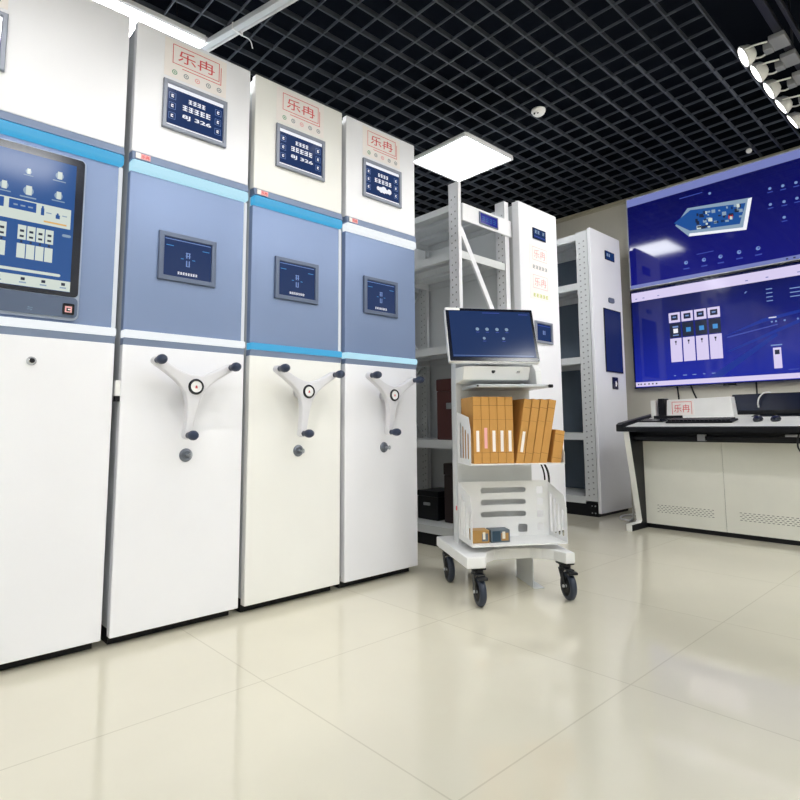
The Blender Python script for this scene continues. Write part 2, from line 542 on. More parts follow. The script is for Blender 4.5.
# ------------------------------------------------------------------ archive cabinets
W = 0.4975
def wheel_outline(dirs, tip_r, hub_r, length):
    pts = []
    n = len(dirs)
    for i, (a, L) in enumerate(dirs):
        ca, sa = math.cos(a), math.sin(a)
        cx, cy = L*ca, L*sa
        for k in range(9):
            t = a - math.pi/2 + math.pi*k/8
            pts.append((cx + tip_r*math.cos(t), cy + tip_r*math.sin(t)))
        a2, L2 = dirs[(i+1) % n]
        if a2 < a:
            a2 += 2*math.pi
        p0 = Vector(pts[-1])
        p2 = Vector((L2*math.cos(a2) + tip_r*math.cos(a2-math.pi/2), L2*math.sin(a2) + tip_r*math.sin(a2-math.pi/2)))
        mid = (a+a2)/2
        q1 = Vector((hub_r*math.cos(a) - tip_r*1.1*math.sin(a), hub_r*math.sin(a) + tip_r*1.1*math.cos(a)))
        q2 = Vector((hub_r*math.cos(a2) + tip_r*1.1*math.sin(a2), hub_r*math.sin(a2) - tip_r*1.1*math.cos(a2)))
        for k in range(1, 16):
            t = k/16
            pts.append(tuple((1-t)**3*p0 + 3*t*(1-t)**2*q1 + 3*t*t*(1-t)*q2 + t**3*p2))
    return pts

def handwheel(t, cy=0.25, cz=0.945):
    X = 0.07
    dirs = [(R(30), 0.168), (R(148), 0.178), (R(263), 0.19)]
    b = MB(WHEELMET)
    b.plate([wheel_outline(dirs, 0.0165, 0.022, 0.18)], 0.036, FX(X, cy, cz), bev=0.007)
    b.lathe([(0, 0.02), (0.03, 0.02), (0.04, 0.012), (0.044, -0.004), (0.044, -0.018), (0, -0.018)], (X, cy, cz), (1, 0, 0))
    b.cyl((0.0, cy, cz), (X-0.01, cy, cz), 0.026)
    w = b.build('handwheel', t)
    b = MB(BLACKGLOSS)
    b.lathe([(0.021, 0.019), (0.023, 0.025), (0.029, 0.025), (0.0315, 0.019)], (X, cy, cz), (1, 0, 0))
    b.cyl((X+0.0195, cy, cz), (X+0.0225, cy, cz), 0.0225, m=PLASTICWHITE)
    decal(b, FX(X+0.0228, cy, cz), [(RED, 1, [(-0.006, -0.006), (0.006, -0.006), (0.0, 0.006)]), (RED, 1, circ(0, 0.001, 0.004, 8))])
    b.build('hub_cap', w)['label'] = 'black hub ring with a red mark'
    for a, L in dirs:
        py, pz = cy + L*math.cos(a), cz + L*math.sin(a)
        b = MB(KNOB)
        b.lathe([(0.009, 0.0), (0.0125, 0.006), (0.011, 0.016), (0.0145, 0.026), (0.0185, 0.042), (0.0185, 0.056), (0.0145, 0.068), (0.006, 0.074), (0, 0.075)],
                (X+0.011, py, pz), (1, 0, 0), seg=20)
        b.build('knob', w)['label'] = 'dark blue grip knob'

def lock(t, cy=0.255, cz=0.677):
    b = MB(mat('lock_steel', srgb(120, 126, 138), 0.3, 0.7))
    b.lathe([(0.0, 0.012), (0.009, 0.012), (0.009, 0.006), (0.014, 0.006), (0.014, 0.009), (0.019, 0.009), (0.026, 0.003), (0.027, 0.0)], (0.0, cy, cz), (1, 0, 0))
    b.cyl((0.0, cy, cz), (0.0045, cy, cz), 0.0245, m=BLACK)
    l = b.build('lock', t)
    b = MB(SILVER); b.box(0.01, 0.034, cy-0.002, cy+0.002, cz-0.004, cz+0.004, 0.001); b.plate([circ(0, 0, 0.011, 14), circ(0.004, 0, 0.003, 8)], 0.002, Matrix.Translation((0.042, cy, cz)) @ Matrix.Rotation(R(90), 4, 'X'))
    b.build('key', l)

def head_display(t, cy, cz=2.107, w=0.276, h=0.21, seed=1, scrambled=False):
    b = MB(FRAMEGREY)
    b.plate([rect(-w/2, w/2, -h/2, h/2), rect(-w/2+0.016, w/2-0.016, -h/2+0.016, h/2-0.016)], 0.016, FX(0.006, cy, cz), bev=0.003)
    f = b.build('number_display', t)
    b = MB(S_NAVY)
    b.box(0.0, 0.005, cy-w/2+0.014, cy+w/2-0.014, cz-h/2+0.014, cz+h/2-0.014)
    sw, sh = w/2-0.016, h/2-0.016
    P = [(S_WHITE, 1, rect(-sw, sw, sh-0.016, sh)), (S_WHITE, 1, rect(-sw, sw, -sh, -sh+0.009))]
    P += glyph_row(0.005, 0.042, 4, 0.019, 0.02, S_WHITE, 1, seed)
    P += glyph_row(0.005, 0.008, 5, 0.025, 0.024, S_WHITE, 1, seed+1)
    if scrambled:
        P += [(S_WHITE, 1, circ(-0.03+0.02*i, -0.034-0.004*(i % 2), 0.012+0.004*(i % 3), 9)) for i in range(5)]
    for sx in (-1, 1):
        for k in range(3):
            c = (sx*(sw-0.023), 0.042-0.043*k)
            e = 0.0015
            a = 0.014
            P += [(S_SOFT, 1, rect(c[0]-a, c[0]+a, c[1]+a-e, c[1]+a)), (S_SOFT, 1, rect(c[0]-a, c[0]+a, c[1]-a, c[1]-a+e)),
                  (S_SOFT, 1, rect(c[0]-a, c[0]-a+e, c[1]-a, c[1]+a)), (S_SOFT, 1, rect(c[0]+a-e, c[0]+a, c[1]-a, c[1]+a)),
                  (S_WHITE, 1, rect(c[0]-0.005, c[0]+0.005, c[1]-0.006, c[1]+0.007)), (S_NAVY, 2, rect(c[0]-0.001, c[0]+0.005, c[1]-0.002, c[1]+0.002))]
    M = FX(0.0052, cy, cz)
    decal(b, M, P)
    if not scrambled:
        b.text('8J 326', 0.021, M @ Matrix.Translation((0.006, -0.032, 0.0004)), S_WHITE, width=0.125, bold=0.02)
    b.build('screen', f)

def mid_display(t, cy, cz=1.472, w=0.238, h=0.198, seed=3):
    b = MB(FRAMEDARK)
    b.plate([rect(-w/2, w/2, -h/2, h/2), rect(-w/2+0.02, w/2-0.02, -h/2+0.02, h/2-0.02)], 0.016, FX(0.001, cy, cz), bev=0.003)
    f = b.build('touch_display', t)
    b = MB(S_NAVY)
    b.box(-0.006, 0.002, cy-w/2+0.018, cy+w/2-0.018, cz-h/2+0.018, cz+h/2-0.018)
    P = [(S_SOFT, 1, rect(-0.095, 0.095, 0.071, 0.074)), (S_SOFT, 1, rect(-0.008, -0.003, 0.004, 0.028)), (S_SOFT, 1, rect(0.003, 0.008, 0.004, 0.028)), (S_SOFT, 1, rect(-0.01, 0.01, 0.024, 0.027)),
         (S_SOFT, 1, rect(-0.01, 0.01, 0.012, 0.015)), (S_SOFT, 1, rect(-0.008, -0.003, -0.03, -0.006)), (S_SOFT, 1, rect(0.003, 0.008, -0.03, -0.006)), (S_SOFT, 1, rect(-0.008, 0.008, -0.031, -0.028)),
         (S_CYAN, 1, rect(-0.03, -0.018, -0.002, 0.001)), (S_CYAN, 1, rect(0.018, 0.03, -0.002, 0.001)), (S_CYAN, 1, rect(0.06, 0.09, 0.045, 0.048)), (S_CYAN, 1, rect(-0.09, -0.06, 0.045, 0.048))]
    P += glyph_row(0.0, -0.062, 8, 0.0105, 0.011, S_WHITE, 1, seed)
    decal(b, FX(0.0022, cy, cz), P)
    b.build('screen', f)

def cabinet(name, label, y0, w, led_top, led_low, panel_mat=WHITE, side=0.013):
    t = empty(name, label, 'archive cabinet', (0, y0, 0), 0, 'white archive cabinets in a row')
    b = MB(LIGHTGREY); b.box(-1.5, -0.035, 0.004, w-0.004, 0.06, 2.405, 0.003); b.build('carcass', t)
    b = MB(BLACK); b.box(-1.45, -0.06, 0.012, w-0.012, 0.0, 0.062); b.build('plinth', t)['label'] = 'black plinth'  # black also paints the shadow in the gap above the floor
    b = MB(panel_mat); b.box(-0.036, 0.0, 0, w, 0.038, 1.1, 0.004, seg=3); b.build('lower_panel', t)
    b = MB(BEVEL)
    s = [(-0.036, 1.1), (-0.002, 1.1), (0.006, 1.126), (-0.036, 1.126)]
    b.plate([[(p[0], p[1]) for p in s]], w-0.002, frame_matrix((0, w/2, 0), (1, 0, 0), (0, -1, 0))); b.build('lower_band', t)
    b = MB(led_low); b.box(-0.036, 0.012, 0.0, w, 1.127, 1.157, 0.006, seg=3); b.build('lower_light_strip', t)
    b = MB(BLUEGREY); b.box(-0.036, -0.004, 0.0, w-side-0.0015, 1.158, 1.786, 0.002); b.build('middle_panel', t)['label'] = 'blue-grey middle panel'
    if side:
        b = MB(LED_SIDE); b.box(-0.036, -0.002, w-side, w, 1.158, 1.786, 0.003); b.build('side_light_strip', t)
    b = MB(led_top); b.box(-0.036, 0.014, 0.0, w, 1.787, 1.832, 0.012, seg=4); b.build('upper_light_strip', t)
    b = MB(BEVEL)
    s = [(-0.036, 1.833), (0.01, 1.833), (0.0, 1.866), (-0.036, 1.866)]
    b.plate([s], w-0.002, frame_matrix((0, w/2, 0), (1, 0, 0), (0, -1, 0))); b.build('upper_band', t)
    b = MB(panel_mat); b.box(-0.036, 0.0, 0, w, 1.867, 2.414, 0.004, seg=3); b.build('head_panel', t)
    return t

def sticker(t):
    b = MB(PINK); b.box(0.0, 0.0012, 0.012, 0.068, 1.836, 1.858, M=None)
    b.box(0.0, 0.0022, 0.012, 0.03, 1.836, 1.858, m=PAPER)
    b.text('乐冉', 0.014, FX(0.0016, 0.049, 1.847), RED, width=0.03, bold=0.01)
    o = b.build('label_sticker', t)
    o.location = (0.011, 0, 0)
    o['label'] = 'small pink and red sticker'

def logo_part(t, cy, cz=2.338, w=0.205, h=0.085):
    b = MB(PAPER); b.box(0.0, 0.0012, cy-w*0.66, cy+w*0.66, cz-h*1.25, cz+h*0.72)
    logo(b, FX(0.0012, cy, cz), w, h, back=False)
    b.build('logo_sign', t)['label'] = 'sign with two red characters in a red frame'

c2 = cabinet('archive_cabinet', 'white archive cabinet with handwheel, standing next to the large touch terminal', 0.4055, W, LED_PALE, LED_WHITE)
c3 = cabinet('archive_cabinet', 'middle of the three white handwheel cabinets, between two alike', 0.9306, W, LED_CYAN, LED_CYAN, IVORY)
c4 = cabinet('archive_cabinet', 'white handwheel cabinet at the far end of the row, beside the open shelves', 1.4557, W, LED_WHITE, LED_PALE, side=0.0)
for t, sd, sc in ((c2, 11, False), (c3, 21, False), (c4, 31, True)):
    head_display(t, 0.246, seed=sd, scrambled=sc)
    mid_display(t, 0.236, seed=sd+5)
    logo_part(t, 0.245)
    sticker(t)
    handwheel(t)
    lock(t)
b = MB(PLASTICWHITE); b.box(-0.03, -0.004, -0.018, -0.0, 0.905, 0.963, 0.002); b.box(-0.028, -0.006, -0.016, 0.0, 0.885, 0.905, m=BLACK); b.build('latch', c2)

W1 = 1.068
c1 = cabinet('archive_cabinet', 'wide white cabinet at left with a large touch-screen terminal and no handwheel', -0.69, W1, LED_CYAN, LED_WHITE)
head_display(c1, W1/2, seed=41)
logo_part(c1, W1/2)
b = MB(CHROME); b.lathe([(0.015, 0), (0.015, 0.004), (0.011, 0.006), (0.011, 0.014), (0.006, 0.016), (0, 0.016)], (0, 0.805, 1.015), (1, 0, 0)); b.cyl((0.0155, 0.805, 1.015), (0.017, 0.805, 1.015), 0.008, m=BLACK)
b.build('lock', c1)
# terminal: silver frame > bezel, screen, card reader
CY = W1/2
b = MB(mat('terminal_frame', srgb(160, 172, 194), 0.35, 0.3)); b.plate([slot(-0.402, 0.402, -0.297, 0.297, 0.02)], 0.028, FX(0.012, CY, 1.463), bev=0.005)
term = b.build('touch_terminal', c1); term['label'] = 'large touch-screen terminal in a silver frame'
b = MB(BLACKGLOSS); b.plate([slot(-0.395, 0.395, -0.215, 0.290, 0.014)], 0.006, FX(0.0275, CY, 1.463)); b.build('bezel', term)
b = MB(mat('terminal_chin', srgb(84, 98, 124), 0.35, 0.2)); b.plate([slot(-0.395, 0.395, -0.290, -0.218, 0.014)], 0.006, FX(0.0272, CY, 1.463))
M = FX(0.0304, 0, 0)
Yl = 0.69  # world -> local
b.text('⇋', 0.014, FX(0.0305, 0.096+Yl, 1.191), S_STEEL); b.build('chin', term)
b = MB(BLACK); b.box(0.03, 0.0312, 0.193+Yl, 0.229+Yl, 1.183, 1.222, 0.004)
decal(b, FX(0.0314, 0.211+Yl, 1.202), [(PINK, 1, rect(-0.011, 0.011, -0.011, 0.011)), (BLACK, 2, rect(-0.006, 0.006, -0.007, 0.005)), (PAPER, 3, rect(-0.002, 0.006, -0.003, 0.002))])
b.build('card_reader', term)
b = MB(S_TERM); b.box(0.030, 0.0312, -0.522+Yl, 0.212+Yl, 1.263, 1.727)
P = []
def rr(m, lev, u0, u1, v0, v1): P.append((m, lev, rect(u0, u1, v0, v1)))
for (u, v, s) in ((0.16, 1.675, 1), (0.16, 1.602, 1), (0.07, 1.595, 1.2), (0.0, 1.597, 1), (0.067, 1.663, 0.7), (-0.1, 1.6, 1), (-0.1, 1.67, 1), (-0.2, 1.6, 1), (-0.3, 1.6, 1), (-0.4, 1.6, 1)):
    P.append((S_STEEL, 1, circ(u, v, 0.013*s, 12)))
    P.append((S_CREAM, 2, rect(u-0.006*s, u+0.008*s, v-0.012*s, v+0.015*s)))
    P.append((S_STEEL, 1, rect(u-0.02*s, u+0.02*s, v-0.021*s, v-0.017*s)))
rr(S_CREAM, 1, -0.5, 0.202, 1.488, 1.56); rr(S_MID, 2, 0.017, 0.096, 1.523, 1.556); rr(S_MID, 2, -0.08, 0.003, 1.523, 1.556); rr(S_MID, 2, -0.2, -0.1, 1.523, 1.556)
rr(S_STEEL, 3, 0.03, 0.042, 1.536, 1.541); rr(S_STEEL, 3, 0.05, 0.064, 1.536, 1.541); rr(S_STEEL, 3, 0.072, 0.086, 1.536, 1.541)
rr(S_TERM, 2, 0.11, 0.12, 1.52, 1.545); rr(S_TERM, 2, 0.112, 0.118, 1.545, 1.553); rr(S_STEEL, 2, 0.126, 0.142, 1.53, 1.534); rr(S_TERM, 2, 0.155, 0.168, 1.518, 1.532); rr(S_TERM, 2, 0.158, 0.164, 1.532, 1.538)
rr(S_STEEL, 2, 0.175, 0.19, 1.53, 1.534); rr(S_ORANGE, 2, 0.12, 0.19, 1.497, 1.503)
for base in (0.047, -0.09, -0.23, -0.37):
    for i in range(4):
        u = base + 0.027*i
        rr(S_CREAM, 1, u, u+0.024, 1.422, 1.472); rr(S_DARK, 2, u+0.006, u+0.018, 1.448, 1.456); rr(S_DARK, 2, u+0.006, u+0.018, 1.43, 1.437)
        rr(S_CREAM, 1, u, u+0.024, 1.358, 1.408); rr(S_DARK, 2, u+0.009, u+0.015, 1.411, 1.419)
P.append((S_STEEL, 1, slot(0.178, 0.206, 1.458, 1.468, n=3)))
P.append((S_CREAM, 1, slot(-0.5, 0.18, 1.312, 1.322, n=3)))
rr(S_CREAM, 1, -0.522, 0.212, 1.264, 1.30)
for u in (0.19, 0.13, 0.07, 0.0, -0.07):
    rr(S_DARK, 2, u-0.006, u+0.006, 1.283, 1.293); rr(S_STEEL, 2, u-0.01, u+0.01, 1.273, 1.278)
P = [(m, l, [(p[0]+Yl, p[1]) for p in pts]) for m, l, pts in P]
decal(b, FX(0.0313), P)
b.build('screen', term)['label'] = 'lit blue touch screen with menu icons'

# ------------------------------------------------------------------ shelf helpers
def upright(mb, x0, x1, y0, y1, z0, z1, face='-Y', m=None):
    """perforated steel upright: hollow channel with two rows of holes in the wide face and a solid outer lip"""
    n = int((z1-z0-0.06)/0.05)
    w = x1-x0
    holes = []
    for k in range(n):
        z = z0 + 0.04 + 0.05*k
        holes.append(slot(x0+w*0.24, x0+w*0.38, z, z+0.013, n=2))
        holes.append(slot(x0+w*0.62, x0+w*0.76, z+0.012, z+0.025, n=2))
    yy = y0+0.001 if face == '-Y' else y1-0.001
    mb.plate([rect(x0, x1, z0, z1)] + holes, 0.002, FY(yy), m)
    mb.box(x1-0.003, x1, y0, y1, z0, z1, m=m)
    mb.box(x0, x0+0.003, y0, y1, z0, z1, m=m)
    mb.box(x0+0.003, x1-0.003, y0+0.016, y0+0.018, z0, z1, m=GEARGREY)
    mb.box(x0, x1, y0, y1, z1, z1+0.002, m=m)

def shelf_board(x0, x1, y0, y1, z, th=0.05):
    b = MB(LIGHTGREY)
    b.box(x0, x1, y0, y1, z-0.003, z)
    for a in (y0, y1-0.012):
        b.box(x0, x1, a, a+0.012, z-th, z-0.003)
    for a in (x0, x1-0.012):
        b.box(a, a+0.012, y0+0.012, y1-0.012, z-th, z-0.003)
    for k in (0.33, 0.66):
        yy = y0 + (y1-y0)*k
        b.box(x0+0.012, x1-0.012, yy-0.015, yy+0.015, z-0.025, z-0.003)
    return b

# ------------------------------------------------------------------ open shelf unit (bare end frame)
t = empty('open_shelf_unit', 'open white steel shelf unit with bare perforated end frame behind the trolley', 'shelf unit', (-0.15, 2.5, 0))
D = 0.56
SL_ = 0.86
for nm, (xa, xb, ya, yb) in dict(a=(-0.083, 0.0, 0.0, 0.034), b=(-0.083, 0, D-0.05, D)).items():
    b = MB(WHITE); upright(b, xa, xb, ya, yb, 0.1, 2.408); b.build('upright', t)
for xa in (-SL_, -2*SL_):
    for ya in (0.0, D-0.034):
        b = MB(LIGHTGREY); upright(b, xa-0.04, xa+0.04, ya, ya+0.034, 0.1, 2.25); b.build('upright', t)
for z in (0.13, 0.69, 1.315, 1.945):
    shelf_board(-SL_+0.045, -0.006, 0.004, D-0.004, z, 0.052).build('shelf', t)
    shelf_board(-2*SL_+0.045, -SL_-0.045, 0.004, D-0.004, z, 0.052).build('shelf', t)
b = shelf_board(-SL_+0.045, -0.006, 0.004, D-0.004, 2.27, 0.045); b.build('top_cover', t)
b = MB(BLACK); b.box(-2*SL_, -0.02, 0.012, D-0.012, 0.0, 0.078); b.build('base', t)['label'] = 'black base'
b = MB(WHITE); b.box(0.0, 0.014, 0.034, 0.575, 2.148, 2.268, 0.002); cb = b.build('cross_bar', t)
b = MB(FRAMEDARK); b.box(0.0145, 0.021, 0.2, 0.41, 2.163, 2.25, 0.003); lcd = b.build('number_display', t)
b = MB(S_DEEP); b.box(0.021, 0.0215, 0.212, 0.398, 2.172, 2.241)
decal(b, FX(0.0216), glyph_row(0.305, 2.205, 4, 0.04, 0.036, S_MID, 1, 5)); b.build('screen', lcd)
# diagonal brace across the end frame, and its mate below
for (ya, za, yb, zb) in ((0.03, 2.10, 0.535, 1.30), (0.535, 1.28, 0.03, 0.48)):
    d = Vector((0, yb-ya, zb-za)); L = d.length
    q = Vector((0, 0, 1)).rotation_difference(d.normalized()).to_matrix().to_4x4()
    b = MB(WHITE); Mx = Matrix.Translation((-0.006, (ya+yb)/2, (za+zb)/2)) @ q
    b.box(-0.002, 0.002, -0.02, 0.02, -L/2, L/2, M=Mx); b.box(-0.014, -0.002, 0.017, 0.02, -L/2, L/2, M=Mx)
    b.build('diagonal_brace', t)
for za, zb in ((0.72, 1.26), (1.34, 1.88)):
    b = MB(LIGHTGREY); b.cyl((-SL_, 0.05, za), (-SL_, D-0.05, zb), 0.007, seg=8); b.cyl((-SL_, D-0.05, za), (-SL_, 0.05, zb), 0.007, seg=8)
    b.build('tie_rod', t)
b = MB(DARKIN); b.box(-2*SL_-0.05, -2*SL_-0.042, 0, D, 0.1, 2.2); b.build('end_sheet', t)
# cases on its shelves
def case(name, label, cat, x0, x1, y0, y1, z, h, m, bandm=None):
    t = empty(name, label, cat, ((x0+x1)/2, (y0+y1)/2, z))
    w, d = (x1-x0)/2, (y1-y0)/2
    b = MB(m); b.box(-w, w, -d, d, 0, h*0.8, 0.008); b.build('body', t)
    b = MB(m); b.box(-w-0.003, w+0.003, -d-0.003, d+0.003, h*0.8, h, 0.008); b.build('lid', t)
    b = MB(GEARGREY); b.box(-0.03, 0.03, -d-0.012, -d, h*0.5, h*0.6, 0.003); b.build('clasp', t)
case('storage_case', 'dark maroon case on the middle shelf of the open unit', 'case', -0.50, -0.24, 2.64, 2.98, 0.69, 0.42, MAROON)
case('storage_case', 'dark brown tall case on the lower shelf of the open unit', 'case', -0.46, -0.2, 2.66, 2.98, 0.13, 0.4, mat('brown_case', srgb(46, 32, 34), 0.5))
case('control_box', 'small black box on the lower shelf, left of the tall brown case', 'box', -0.72, -0.52, 2.66, 2.9, 0.13, 0.2, BLACK)

# ------------------------------------------------------------------ tower 1 (white end panel with two signs)
t = empty('archive_tower', 'tall white end panel tower with two red logo signs behind the trolley', 'shelf tower', (-0.075, 3.08, 0))
TW = 0.5
b = MB(LIGHTGREY); b.box(-1.6, -0.06, 0.005, TW-0.005, 0.06, 2.39); b.build('carcass', t)
b = MB(BLACK); b.box(-1.55, -0.08, 0.015, TW-0.015, 0.0, 0.062); b.build('plinth', t)
b = MB(WHITE); b.box(-0.06, 0.0, 0, TW, 0.018, 2.412, 0.005, seg=3); b.build('end_panel', t)
b = MB(BLACK); b.cyl((-0.03, TW-0.04, 0), (-0.03, TW-0.04, 0.02), 0.014); b.build('foot', t)
b = MB(BLACKGLOSS); b.box(0, 0.008, 0.166, 0.336, 2.165, 2.25, 0.003); o = b.build('number_display', t)
b = MB(S_NAVY); b.box(0.008, 0.0086, 0.172, 0.33, 2.171, 2.244)
decal(b, FX(0.0088), glyph_row(0.22, 2.222, 2, 0.034, 0.026, S_STEEL, 1, 3) + glyph_row(0.3, 2.222, 1, 0.03, 0.024, S_STEEL, 1, 4) + [(S_FAINT, 1, rect(0.18, 0.32, 2.183, 2.188))]); b.build('screen', o)
for cz, row, m1 in ((2.055, (ICONGREY,)*5, PINK), (1.842, (GLYPHYELLOW,)*5, PINK)):
    b = MB(PAPER); b.box(0, 0.001, 0.12, 0.39, cz-0.135, cz+0.062)
    Ml = FX(0.0011, 0.253, cz)
    e = 0.003; w_, h_ = 0.095, 0.05
    decal(b, Ml, [(m1, 1, rect(-w_, w_, h_-e, h_)), (m1, 1, rect(-w_, w_, -h_, -h_+e)), (m1, 1, rect(-w_, -w_+e, -h_, h_)), (m1, 1, rect(w_-e, w_, -h_, h_))]
          + glyph_row(0, -0.103, 5, 0.04, 0.028, row[0], 1, int(cz*100)))
    b.text('乐冉', 0.066, Ml @ Matrix.Translation((0, 0, 0.0006)), m1, width=0.15)
    b.build('logo_sign', t)['label'] = 'pale pink framed two-character sign'
b = MB(FRAMEGREY); b.plate([rect(0.155, 0.378, 1.385, 1.545), rect(0.172, 0.361, 1.402, 1.528)], 0.016, FX(0.008), bev=0.002); o = b.build('touch_display', t)
b = MB(S_NAVY); b.box(0, 0.006, 0.17, 0.363, 1.4, 1.53)
decal(b, FX(0.0062), [(S_FAINT, 1, rect(0.18, 0.35, 1.512, 1.516)), (S_SOFT, 1, rect(0.255, 0.265, 1.45, 1.48)), (S_SOFT, 1, rect(0.275, 0.285, 1.45, 1.48))]); b.build('screen', o)

# ------------------------------------------------------------------ tower 2 (by the wall)
t = empty('archive_tower', 'tall white tower with a narrow dark screen and open shelves, standing by the video wall', 'shelf tower', (-0.21, 4.355, 0))
TW = 0.56; H2 = 2.55
b = MB(WHITE); b.box(-0.03, 0.0, 0.0, TW, 0.03, H2, 0.004, seg=3); b.build('end_panel', t)
b = MB(LIGHTGREY); upright(b, -0.145, -0.03, 0.0, 0.05, 0.13, H2-0.02); b.build('upright', t)
b = MB(LIGHTGREY); upright(b, -0.145, -0.03, TW-0.05, TW, 0.13, H2-0.02, '+Y'); b.build('upright', t)
for xa in (-1.05,):
    for ya in (0.0, TW-0.05):
        b = MB(LIGHTGREY); upright(b, xa, xa+0.08, ya, ya+0.05, 0.13, H2-0.02); b.build('upright', t)
for z in (0.165, 0.715, 1.39, 2.065, 2.52):
    shelf_board(-1.06, -0.146, 0.004, TW-0.012, z, 0.06).build('shelf', t)
b = MB(DARKIN); b.box(-1.06, -0.146, TW-0.01, TW-0.004, 0.13, 2.5); b.build('back_sheet', t)
b = MB(BLACK); b.box(-1.06, -0.035, 0.006, TW-0.006, 0.0, 0.118)
for (x, z) in ((-0.09, 0.09), (-0.06, 0.09), (-0.09, 0.03), (-0.06, 0.03)):
    b.cyl((x, 0.003, z), (x, 0.008, z), 0.006, m=SILVER, seg=10)
b.build('base', t)
b = MB(BLACKGLOSS); b.box(0, 0.008, 0.255, 0.43, 2.305, 2.39, 0.003); o = b.build('number_display', t)
b = MB(S_NAVY); b.box(0.008, 0.0086, 0.261, 0.424, 2.311, 2.384); decal(b, FX(0.0088), glyph_row(0.31, 2.352, 2, 0.034, 0.028, S_STEEL, 1, 8)); b.build('screen', o)
b = MB(FRAMEDARK); b.plate([slot(0.285, 0.385, 1.905, 1.95, 0.014)], 0.012, FX(0.006), bev=0.003); b.build('sensor', t)
b = MB(BLACKGLOSS); b.box(0, 0.008, 0.18, 0.505, 1.257, 1.84, 0.003); o = b.build('touch_display', t)
b = MB(glow('screen_idle_navy', srgb(16, 34, 92), 0.8)); b.box(0.008, 0.0086, 0.19, 0.495, 1.27, 1.83); b.build('screen', o)
b = MB(BLACKGLOSS); b.box(0, 0.01, 0.285, 0.39, 1.105, 1.215, 0.006)
decal(b, FX(0.0102, 0.345, 1.158), [(PAPER, 1, rect(-0.012, 0.008, -0.026, 0.022)), (PAPER, 1, [(0.008, -0.02), (0.02, 0.0), (0.008, 0.02)])]); b.build('card_reader', t)

# ------------------------------------------------------------------ wall screens
def wall_screen(label, x0, x1, z0, z1, edge):
    t = empty('wall_screen', label, 'screen', ((x0+x1)/2, Y1, z0), 0, 'stacked wall screens')
    hw, H = (x1-x0)/2, z1-z0
    b = MB(BLACK); b.box(-hw+0.02, hw-0.02, -0.045, 0.0, 0.02, H-0.02); b.build('housing', t)
    b = MB(edge); b.plate([rect(-hw, hw, 0, H), rect(-hw+0.008, hw-0.008, 0.008, H-0.008)], 0.03, FY(-0.055)); b.build('bezel', t)
    return t, hw, H
TX0, TX1 = -0.204, 1.43
def to_local(P, x0, x1, z0):
    c = (x0+x1)/2
    return [(m, l, [(p[0]-c, p[1]-z0) for p in pts]) for m, l, pts in P]
def wallpaper(name, stops, H, rough=0.08):
    """the picture a screen shows: a procedural vertical blend of blues"""
    m = glow(name, stops[0], 1.0, rough, 0.45)
    nt = m.node_tree
    tc = nt.nodes.new('ShaderNodeTexCoord'); sx = nt.nodes.new('ShaderNodeSeparateXYZ')
    nt.links.new(tc.outputs['Object'], sx.inputs[0])
    nz = nt.nodes.new('ShaderNodeTexNoise'); nz.inputs['Scale'].default_value = 2.2
    nt.links.new(tc.outputs['Object'], nz.inputs['Vector'])
    a = nt.nodes.new('ShaderNodeMath'); a.operation = 'MULTIPLY_ADD'; a.inputs[1].default_value = 1.0/H; a.inputs[2].default_value = -0.25
    nt.links.new(sx.outputs['Z'], a.inputs[0])
    c = nt.nodes.new('ShaderNodeMath'); c.operation = 'MULTIPLY_ADD'; c.inputs[1].default_value = 0.5
    nt.links.new(nz.outputs['Fac'], c.inputs[0]); nt.links.new(a.outputs[0], c.inputs[2])
    r = nt.nodes.new('ShaderNodeValToRGB')
    r.color_ramp.elements[0].color = (*stops[0], 1); r.color_ramp.elements[1].color = (*stops[1], 1)
    nt.links.new(c.outputs[0], r.inputs[0])
    nt.links.new(r.outputs[0], nt.nodes['Principled BSDF'].inputs['Emission Color'])
    return m
TVB = wallpaper('wall_screen_blue', (srgb(12, 16, 120), srgb(4, 8, 74)), 0.91)
TVB2 = wallpaper('wall_screen_blue_lower', (srgb(16, 34, 160), srgb(4, 12, 66)), 0.94)
# upper
Z0, Z1 = 2.085, 2.998
t, hw, H = wall_screen('upper of the two wall screens, showing a white room model on blue', TX0, TX1, Z0, Z1, LIGHTGREY)
b = MB(TVB); b.box(-hw+0.006, hw-0.006, -0.062, -0.045, 0.006, H-0.006)
P = []
P.append((S_LAVDIM, 1, rect(TX0+0.008, TX1-0.008, 2.915, 2.99)))
P.append((S_LAVDIM, 1, rect(TX0+0.008, TX1-0.008, 2.094, 2.128)))
P.append((S_STEEL, 1, [(0.25, 2.615), (0.363, 2.484), (0.827, 2.426), (0.886, 2.694), (0.366, 2.749)]))
P.append((S_MID, 2, [(0.24, 2.64), (0.375, 2.535), (0.78, 2.49), (0.835, 2.66), (0.39, 2.725)]))
P.append((S_WHITE, 2, [(0.855, 2.69), (0.800, 2.44), (0.827, 2.426), (0.886, 2.694)]))
P.append((S_WHITE, 2, [(0.363, 2.484), (0.827, 2.426), (0.825, 2.45), (0.37, 2.51)]))
rg = random.Random(4)
for i in range(46):
    u, v = rg.uniform(0.42, 0.78), rg.uniform(2.52, 2.66)
    w_, h_ = rg.uniform(0.012, 0.04), rg.uniform(0.012, 0.035)
    P.append((rg.choice([S_DARK, S_STEEL, S_CREAM, S_NAVY, S_DARK, S_RED if i % 9 == 0 else S_STEEL]), 3 + i % 3, [(u, v), (u+w_, v-0.004), (u+w_, v+h_-0.004), (u, v+h_)]))
